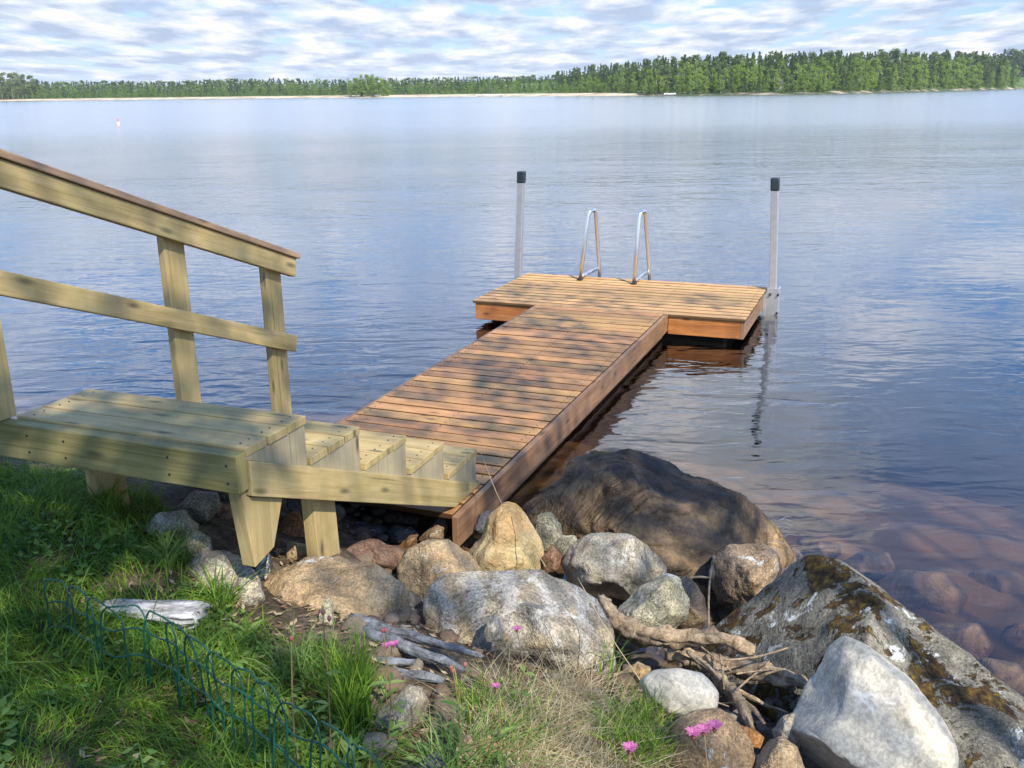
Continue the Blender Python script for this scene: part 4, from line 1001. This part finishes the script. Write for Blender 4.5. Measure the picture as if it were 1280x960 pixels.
for dz in (-.072, -.150):
    pts = [along(s) + np.array([0, 0, dz + .006 * math.sin(s * 40)]) - fo for s in np.arange(0, cum[-1], .03)]
    raw_obj('strand', twist(pts, .0019), M_wire, fence)

# ------------------------------------------------------------------ trees
def leaf_cloud(centers, radii, counts, size, flat=0.0, rng=RNG):
    out = []
    for c, r, n in zip(centers, radii, counts):
        r = np.atleast_1d(np.array(r, float)); r = np.repeat(r, 3) if len(r) == 1 else r
        p = rng.normal(size=(n, 3)); p /= np.linalg.norm(p, axis=1)[:, None]; p *= (rng.random(n) ** .45)[:, None]
        P_ = np.asarray(c) + p * r; s = rng.uniform(size[0], size[1], n)
        a = rng.normal(size=(n, 3)); a[:, 2] *= (1 - flat); a /= np.linalg.norm(a, axis=1)[:, None]
        b = np.cross(a, rng.normal(size=(n, 3))); b /= np.linalg.norm(b, axis=1)[:, None]
        out.append(np.stack([P_ - a * s[:, None], P_ + b * (s * .62)[:, None], P_ + a * s[:, None], P_ - b * (s * .62)[:, None]], 1))
    q = np.concatenate(out); return q.reshape(-1, 3), np.arange(len(q) * 4).reshape(-1, 4)
M_birchleaf = leaf_mat('birch leaves', (0.05, 0.10, 0.02), (0.08, 0.16, 0.03), (0.12, 0.22, 0.05), .4)
# the birches on the bank behind the viewpoint: their crowns throw the dappled shade
SH = []
def shade(s, r, n, dist, world=None):
    c = np.array(world) if world is not None else s; SH.append((c + SUN * dist, r, n))
def J(s, t, z): return toworld(s, t, z)
for (c, r, n, dd) in [
    # top step, rails and lawn
    (np.array([-1.6, 3.0, .7]), .65, 260, 8.0), (np.array([-1.0, 3.1, .9]), .5, 161, 8.6), (np.array([-1.9, 2.4, .55]), .7, 297, 7.6),
    (np.array([-1.2, 2.45, .5]), .55, 186, 8.2), (np.array([-1.3, 1.9, .5]), .5, 161, 7.4), (np.array([-.6, 2.1, .45]), .4, 80, 8.0),
    (np.array([-2.4, 3.2, .6]), .7, 260, 8.4), (np.array([-1.4, 3.6, 1.4]), .6, 186, 9.0), (np.array([-.9, 3.9, 1.2]), .45, 105, 8.8),
    (np.array([-2.2, 1.7, .6]), .8, 310, 8.0),
    (np.array([-1.9, 1.9, .55]), .6, 260, 8.3), (np.array([-.9, 1.75, .5]), .45, 148, 8.0), (np.array([-.35, 1.9, .45]), .3, 55, 8.2), (J(1.25, -5.35, .9), .42, 290, 8.3), (J(1.0, -4.6, .8), .4, 150, 8.9), (J(.9, -5.6, .9), .40, 260, 8.5), (J(.8, -4.0, 1.1), .3, 55, 9.3),
    # walkway
    (J(.9, -3.3, .22), .35, 90, 9.2), (J(1.5, -2.6, .22), .45, 150, 9.6), (J(.9, -1.9, .22), .45, 150, 9.4), (J(1.4, -1.1, .22), .4, 120, 9.8), (J(.8, -.6, .22), .4, 110, 10.0),
    (J(1.2, -3.7, .22), .2, 40, 8.6), (J(.8, -2.6, .22), .2, 38, 8.8), (J(1.35, -3.1, .22), .18, 34, 8.4), (J(1.1, -2.2, .22), .2, 38, 8.9), (J(1.55, -1.7, .22), .2, 36, 9.1), (J(.75, -1.3, .22), .18, 30, 9.0),
    (J(1.6, -3.7, .2), .35, 110, 9.0), (J(.3, .4, .22), .45, 120, 10.2), (J(1.2, .3, .22), .4, 80, 10.0), (J(1.9, .6, .22), .3, 45, 10.2),
    # dark boulder and the grey flank of the mossy one
    (np.array([.25, 4.1, .3]), .42, 170, 9.0), (np.array([.75, 4.05, .25]), .42, 190, 9.4), (np.array([.5, 4.5, .2]), .4, 170, 9.2),
    (np.array([.72, 3.3, .25]), .22, 90, 8.6), (np.array([-.2, 2.75, .45]), .25, 50, 8.8), (np.array([-.45, 2.9, .4]), .25, 50, 9.0)]:
    SH.append((c + SUN * dd, r, n))

def big_tree(name, label, foot, clumps):
    foot = np.array(foot, float); foot[2] = float(ground(foot[0:1], foot[1:2])[0]) - .1
    r = empty(name, tuple(foot)); tag(r, label, 'tree', 'birches behind the viewpoint')
    hmax = max(c[2] for c, _, _ in clumps) + .8 - foot[2]
    tr_ = smooth_path([np.zeros(3), np.array([.08, .03, hmax * .4]), np.array([-.05, .1, hmax * .75]), np.array([.05, .15, hmax])], 6)
    parts = [tube_np(tr_, [.15 - .12 * i / len(tr_) for i in range(len(tr_))], 10, rough=.15, rs=2)]
    for c, _, _ in clumps:
        e = c - foot; z0 = max(1.6, e[2] - np.hypot(e[0], e[1]) * .55); b0 = np.array([.0, .08, z0])
        parts.append(tube_np(smooth_path([b0, (b0 + e) / 2 + np.array([0, 0, .12]), e], 4), [.035, .03, .027, .023, .02, .016, .013, .010, .006], 6))
    raw_obj('trunk', join_vf(*parts), M_birchbark, r)
    v, f = leaf_cloud([c - foot for c, _, _ in clumps], [x for _, x, _ in clumps], [x for _, _, x in clumps], (.035, .065))
    link_mesh('crown', mesh_np('crown', v, f), M_birchleaf, r)
lefts = [c for c in SH if c[0][0] < 1.6]; rights = [c for c in SH if c[0][0] >= 1.6]
if lefts: big_tree('birch_tree', 'leafy birch on the bank behind the viewpoint nearer the stairs', (0.9, -4.6, 0), lefts)
if rights: big_tree('birch_tree', 'leafy birch on the bank behind the viewpoint nearer the mossy boulder', (5.8, -5.6, 0), rights)

# ------------------------------------------------------------------ far shore
def strip(name, pts, widths, z0, z1, mat):
    """land strip behind a shoreline; pts are (photo x, distance)"""
    v, f = [], []
    for (px_, d_) in pts:
        for w_, z_ in widths: v.append(far(px_, d_ + w_, z_))
    k = len(widths)
    for i in range(len(pts) - 1):
        for j in range(k - 1): f.append([i * k + j, (i + 1) * k + j, (i + 1) * k + j + 1, i * k + j + 1])
    return tag(link_mesh(name, mesh_np(name, v, f, False), mat), kind='structure')
LEFT = [(-1500, 1100), (-700, 950), (-260, 820), (-80, 720), (0, 690), (60, 660), (200, 620), (320, 580), (430, 520), (480, 500), (560, 470), (640, 430), (700, 400), (760, 372), (815, 352), (900, 420)]
RIGHT = [(560, 520), (640, 455), (700, 418), (760, 384), (815, 349), (860, 341), (930, 338), (1000, 342), (1060, 365), (1120, 410), (1200, 510), (1262, 600), (1300, 720), (1330, 880), (1600, 950), (2100, 1000), (2700, 1000)]
def jit(pts, n=6):
    o = []
    xs = np.linspace(pts[0][0], pts[-1][0], (len(pts) - 1) * n + 1); d = np.interp(xs, *zip(*pts))
    for x, q in zip(xs, d): o.append((x, q * (1 + .006 * mn.noise(Vector((x * .03, 1, 2))))))
    return o
m, t = new_mat('pale beach sand')
pos = t.n('ShaderNodeNewGeometry').outputs['Position']; nz = t.noise(pos, .12, 5, .6); col = t.ramp(nz, [(.38, (.34, .27, .17)), (.55, (.55, .47, .33))])
finish(t, col, .95, spec=.1); M_sand = m
m, t = new_mat('forest floor')
pos = t.n('ShaderNodeNewGeometry').outputs['Position']; nz = t.noise(pos, .15, 6, .65); col = t.ramp(nz, [(.38, (.045, .08, .02)), (.6, (.12, .17, .05))])
finish(t, col, .95, spec=.1); M_floor = m
m, t = new_mat('patchy stony shore')
pos = t.n('ShaderNodeNewGeometry').outputs['Position']; nz = t.noise(pos, .09, 5, .7)
col = t.ramp(nz, [(.47, (.06, .085, .03)), (.52, (.16, .14, .10)), (.64, (.42, .36, .27))]); finish(t, col, .95, spec=.1); M_shore = m
strip('far_beach', jit(LEFT), [(-6, -.6), (0, .05), (9, .7), (16, 1.1)], 0, 0, M_sand)
strip('far_shore', jit(LEFT), [(16, 1.1), (40, 2.0), (200, 5), (1200, 10)], 0, 0, M_floor)
strip('far_headland_shore', jit(RIGHT), [(-5, -.6), (0, .05), (6, .6), (10, .9)], 0, 0, M_shore)
strip('far_headland', jit(RIGHT), [(10, .9), (30, 2.5), (90, 6), (300, 10)], 0, 0, M_floor)

def tree_proto(kind, seed):
    """unit-height trees: (crown mesh, trunk mesh)"""
    rng = np.random.default_rng(seed); C_, R_, N_ = [], [], []
    if kind == 'spruce':
        for k in range(15):
            z = .10 + .88 * k / 14; rad = .16 * (1 - (z - .08) / .95) ** .85 + .008
            for j in range(5 if z < .7 else 3):
                a = rng.uniform(0, 6.28); C_.append((math.cos(a) * rad * .6, math.sin(a) * rad * .6, z - .02)); R_.append((rad * .62, rad * .62, .035)); N_.append(28)
        sz = (.012, .027); lo = .12
    elif kind == 'pine':
        for k in range(16):
            z = rng.uniform(.30, .97); rad = .13 * math.sin(math.pi * min(1, (1.03 - z) / .80)) ** .7
            a = rng.uniform(0, 6.28); C_.append((math.cos(a) * rad * .8, math.sin(a) * rad * .8, z)); R_.append((.07, .07, .06)); N_.append(56)
        sz = (.013, .027); lo = .5
    else:
        for k in range(30):
            z = rng.uniform(.07, .97); rad = .16 * (math.sin(math.pi * min(1, max(0.02, (1.04 - z) / 1.0))) ** .8)
            a = rng.uniform(0, 6.28); q = rng.uniform(.3, .9); C_.append((math.cos(a) * rad * q, math.sin(a) * rad * q, z)); R_.append((.07, .07, .075)); N_.append(56)
        sz = (.012, .026); lo = .25
    v, f = leaf_cloud(C_, R_, N_, sz, rng=rng)
    crown = mesh_np(kind + '_crown', v, f)
    tp_ = [np.array([0, 0, -.05]), np.array([.004, 0, .3]), np.array([-.004, .004, .65]), np.array([0, 0, .95])]
    tv, tf = tube_np(tp_, [.011, .009, .006, .002], 5)
    tm = bpy.data.meshes.new(kind + '_trunk'); tm.from_pydata([tuple(x) for x in tv], [], tf)
    return crown, tm, (v, f)
M_spr = leaf_mat('spruce needles', (0.045, 0.085, 0.028), (0.07, 0.125, 0.038), (0.105, 0.17, 0.05), .25, 'obj', .7)
M_pin = leaf_mat('pine needles', (0.085, 0.135, 0.042), (0.125, 0.18, 0.055), (0.175, 0.22, 0.075), .25, 'obj', .7)
M_bir = leaf_mat('fresh birch leaves', (0.14, 0.23, 0.035), (0.21, 0.32, 0.05), (0.30, 0.40, 0.075), .4, 'obj', .6)
PROTO = {}
for kd, mt in (('spruce', M_spr), ('pine', M_pin), ('birch', M_bir)):
    PROTO[kd] = [tree_proto(kd, 31 * i + len(kd)) for i in range(4)]
    for cm_, tm_, _ in PROTO[kd]:
        cm_.materials.append(mt); tm_.materials.append(M_birchbark if kd == 'birch' else M_trunk)
LAB = {'spruce': ('dark narrow spruce in the headland forest across the lake', 'spruces on the far headland'),
       'pine': ('tall pine with a bare lower trunk in the headland forest across the lake', 'pines on the far headland'),
       'birch': ('fresh green birch in the headland forest across the lake', 'birches on the far headland')}
CLUMP = {'birch': ('broad green tree of the small grove on the left beach', 'trees of the grove on the far beach'),
         'pine': ('brown trunked pine at the far left end of the shore', 'pines at the far left shore'),}
def put_tree(kind, P_, h, wid=1.0, lab=None, i=0):
    cm_, tm_, _ = PROTO[kind][i % 4]
    r = empty(kind + '_tree', tuple(P_), random.uniform(0, 6.28)); r.scale = (h * wid, h * wid, h)
    tag(r, (lab or LAB[kind])[0], 'tree', (lab or LAB[kind])[1])
    link_mesh('crown', cm_, None, r); link_mesh('trunk', tm_, None, r)
TOPR = [(690, 98), (705, 92), (730, 86), (760, 82), (800, 77), (830, 73), (900, 70), (1000, 68), (1100, 67), (1180, 66), (1235, 70), (1255, 74), (1268, 84), (1300, 100)]
BASR = [(690, 121), (815, 119.5), (900, 118), (1000, 117), (1100, 114.5), (1200, 112), (1300, 109)]
RX = [p[0] for p in RIGHT]; RD = [p[1] for p in RIGHT]
cnt = 0
rows = [(8, .58, 60), (13, .78, 66), (22, .92, 66), (36, 1.0, 58), (52, 1.04, 50)]
for ri, (back, hf, nt_) in enumerate(rows):
    for i in range(nt_):
        x_ = 694 + (1268 - 694) * (i + random.uniform(.1, .9)) / nt_
        d_ = np.interp(x_, RX, RD) + back + random.uniform(-3, 3)
        toph = (np.interp(x_, *zip(*BASR)) - np.interp(x_, *zip(*TOPR))) / F * np.interp(x_, RX, RD) * .85
        h = toph * hf * random.uniform(.88, 1.05)
        zb = np.interp(back, [10, 30, 90], [.9, 2.5, 6]); h -= zb * .5
        u_ = random.random()
        if ri < 2: kd = 'birch' if u_ < .72 else ('pine' if u_ < .84 else 'spruce')
        elif ri == 2: kd = 'birch' if u_ < .4 else ('pine' if u_ < .65 else 'spruce')
        else: kd = 'pine' if u_ < .3 else ('spruce' if u_ < .9 else 'birch')
        put_tree(kd, far(x_, d_, zb - .3), h, random.uniform(1.05, 1.4) if kd != 'spruce' else random.uniform(.95, 1.25), i=cnt); cnt += 1
for x_, tp_ in [(438, 106), (445, 102), (452, 99), (459, 98), (466, 99), (472, 101), (478, 103), (484, 106), (455, 103), (468, 104)]:
    d_ = np.interp(x_, [p[0] for p in LEFT], [p[1] for p in LEFT]) + random.uniform(2, 9)
    put_tree('birch', far(x_, d_, .3), (124 - tp_) / F * d_, 1.35, CLUMP['birch'], i=cnt); cnt += 1
for x_, tp_ in [(2, 97), (9, 96), (15, 98), (22, 97), (28, 98), (33, 99), (40, 100), (47, 104)]:
    put_tree('pine', far(x_, 690 + random.uniform(0, 8), .5), (125.5 - tp_) / F * 690, 1.3, CLUMP['pine'], i=cnt); cnt += 1
# the wood along the left shore reads as one mass
VV, FF, MI, base = [], [], [], 0
kinds = ['spruce', 'pine', 'birch']
def wood_tree(kd, P_, h, wid):
    global base
    v, f = PROTO[kd][random.randrange(4)][2]; a = random.uniform(0, 6.28); R2 = np.array([[math.cos(a), -math.sin(a), 0], [math.sin(a), math.cos(a), 0], [0, 0, 1]])
    k_ = max(1, len(f) // 420); f2 = f.reshape(-1, 4)[::k_]; vv_ = v[f2.ravel()]
    c = vv_.reshape(-1, 4, 3).mean(1, keepdims=True); vv_ = (c + (vv_.reshape(-1, 4, 3) - c) * 1.3).reshape(-1, 3)
    VV.append((vv_ * np.array([h * wid, h * wid, h])) @ R2.T + P_); FF.append(np.arange(len(vv_)).reshape(-1, 4) + base); MI.append(np.full(len(f2), kinds.index(kd))); base += len(vv_)
for ri, (back, hf) in enumerate([(17, .30), (24, .52), (34, .74), (48, .9), (64, 1.0)]):
    for i in range(240):
        x_ = -120 + 880 * (i + random.uniform(0, 1)) / 240
        d0 = np.interp(x_, [p[0] for p in LEFT], [p[1] for p in LEFT]); d_ = max(d0, 430 if ri < 3 else 500) + back + random.uniform(-4, 4)
        if ri == 0: d_ = d0 + back
        toph = (np.interp(x_, [0, 480, 700], [125, 123, 121]) - np.interp(x_, [-100, 0, 60, 200, 330, 400, 520, 640, 700], [97, 99, 101, 100.5, 98, 100, 98, 96, 95])) / F * (d_)
        u_ = random.random(); kd = ('birch' if u_ < .62 else 'pine' if u_ < .85 else 'spruce') if ri < 3 else ('birch' if u_ < .2 else 'pine' if u_ < .6 else 'spruce')
        wood_tree(kd, far(x_, d_, 1.0), toph * .78 * hf * random.uniform(.90, 1.05), random.uniform(1.2, 1.7))
for i in range(170):   # bushes at the foot of the headland trees
    x_ = 700 + 565 * (i + random.random()) / 170; bk = random.choice([6, 9, 16, 26]); wood_tree('birch', far(x_, np.interp(x_, RX, RD) + bk, np.interp(bk, [6, 30], [.5, 2.5])), random.uniform(2.2, 4.5), 2.0)
for ri, back in enumerate((30, 44, 60, 76)):   # the rest of the headland wood behind the trees that can be told apart
    for i in range(75):
        x_ = 692 + 578 * (i + random.random()) / 75
        toph = (np.interp(x_, *zip(*BASR)) - np.interp(x_, *zip(*TOPR))) / F * np.interp(x_, RX, RD) * .85
        wood_tree(random.choice(['spruce', 'spruce', 'pine']), far(x_, np.interp(x_, RX, RD) + back, 3), toph * random.uniform(.86, 1.02), 1.15)
for i in range(420):   # the same woods run on to either side
    x_ = random.choice([random.uniform(-1400, -110), random.uniform(1300, 2600)]); d0 = np.interp(x_, [p[0] for p in LEFT], [p[1] for p in LEFT]) if x_ < 0 else np.interp(x_, RX, RD)
    wood_tree(random.choice(kinds), far(x_, d0 + random.choice([18, 30, 45]), 2), random.uniform(12, 18) if x_ < 0 else random.uniform(16, 24), 1.5)
for i in range(60):   # the darker ridge beyond the headland on the right
    x_ = 1235 + 140 * random.random(); d_ = 830 + random.uniform(0, 60)
    wood_tree(random.choice(['pine', 'spruce']), far(x_, d_, 4), random.uniform(19, 25), 1.4)
me = mesh_np('far_wood', np.concatenate(VV), np.concatenate(FF))
for mt in (M_spr, M_pin, M_bir): me.materials.append(mt)
me.polygons.foreach_set('material_index', np.concatenate(MI).astype(np.int32))
tag(link_mesh('far_wood', me, None), 'mixed wood along the far left shore seen as one mass', 'wood', kind='stuff')
# small things on the far shore
M_white = simple('white paint', (.75, .74, .72), .5); M_roof = simple('dark roof', (.10, .09, .09), .7); M_wall = simple('grey cabin wall', (.22, .20, .18), .7); M_red = simple('faded red paint', (.62, .20, .15), .5)
cb = empty('cabin', tuple(far(972, 356, 1.2))); tag(cb, 'small grey cabin with a dark gable roof among the headland trees', 'cabin')
b = MB(); b.box(-2.2, 2.2, -1.5, 1.5, -.5, 2.2); b.build('wall', M_wall, cb, 0)
b = MB(); b.prism([(-2.7, 2.1), (2.7, 2.1), (0, 4.3)], -1.9, 1.9, lambda p, a: (p[0], a, p[1]), (1, 0)); b.build('roof', M_roof, cb, 0)
b = MB(); b.box(-.4, .5, -1.55, -1.502, -.3, 1.6, 'z'); b.build('door', M_white, cb, 0)
bt = empty('rowing_boat', tuple(far(838, 343, .25)), .3); tag(bt, 'white rowing boat pulled up on the headland shore', 'boat')
vv, ff = [], []
for i in range(9):
    u_ = i / 8; wdt = .75 * math.sin(math.pi * min(1, .12 + u_ * .88)) ** .6 if u_ > 0 else .45; x_ = (u_ - .5) * 4.2
    for (yy, zz_) in ((-1, .55), (-.85, .2), (0, 0), (.85, .2), (1, .55)): vv.append((x_, yy * wdt, zz_ + .12 * (2 * u_ - 1) ** 2))
for i in range(8):
    for j in range(4): ff.append([i * 5 + j, (i + 1) * 5 + j, (i + 1) * 5 + j + 1, i * 5 + j + 1])
o = raw_obj('hull', (vv, ff), M_white, bt); o.modifiers.new('s', 'SOLIDIFY').thickness = .05
b = MB(); b.box(-.15, .15, -.6, .6, .36, .40); b.box(.9, 1.2, -.5, .5, .36, .40); b.build('thwart', M_roof, bt, 0)
jt = empty('far_jetty', tuple(far(612, 436, 0))); tag(jt, 'small pale jetty on the far beach left of the headland', 'jetty')
b = MB(); b.box(-6, 6, -1, 1, .7, .9); b.build('deck', M_white, jt, 0)
for sx in (-5, 5): b = MB(); b.box(sx - .15, sx + .15, -.8, -.5, -1, .69, 'z'); b.build('leg', M_wall, jt, 0)
M_buoy = simple('faded pink float', (.55, .43, .40), .6)
by = empty('buoy', tuple(pz(148, 156, 0))); tag(by, 'small pink and white buoy floating on the open lake', 'buoy')
raw_obj('body', tube_np([np.array([0, 0, z]) for z in (-.2, -.05, .1, .18, .24)], [.09, .15, .16, .12, .04], 12), M_buoy, by)
raw_obj('topmark', tube_np([np.array([0, 0, z]) for z in (.24, .3, .42, .5)], [.05, .055, .05, .02], 10), M_red, by)

# ------------------------------------------------------------------ air
m, t = new_mat('light lake haze')
pv = t.n('ShaderNodeVolumePrincipled', i_Color=(0.86, 0.92, 1.0, 1), i_Density=0.00013)
o_ = t.n('ShaderNodeOutputMaterial'); t.link(pv.outputs[0], o_.inputs[1])
hz = [(-2600, -310, -9), (2600, -310, -9), (2600, 2700, -9), (-2600, 2700, -9), (-2600, -310, 60), (2600, -310, 60), (2600, 2700, 60), (-2600, 2700, 60)]
hf_ = [(3, 2, 1, 0), (4, 5, 6, 7), (0, 1, 5, 4), (1, 2, 6, 5), (2, 3, 7, 6), (3, 0, 4, 7)]
tag(link_mesh('haze', mesh_np('haze', hz, hf_), m), 'thin pale haze in the air over the lake', 'haze', kind='stuff')
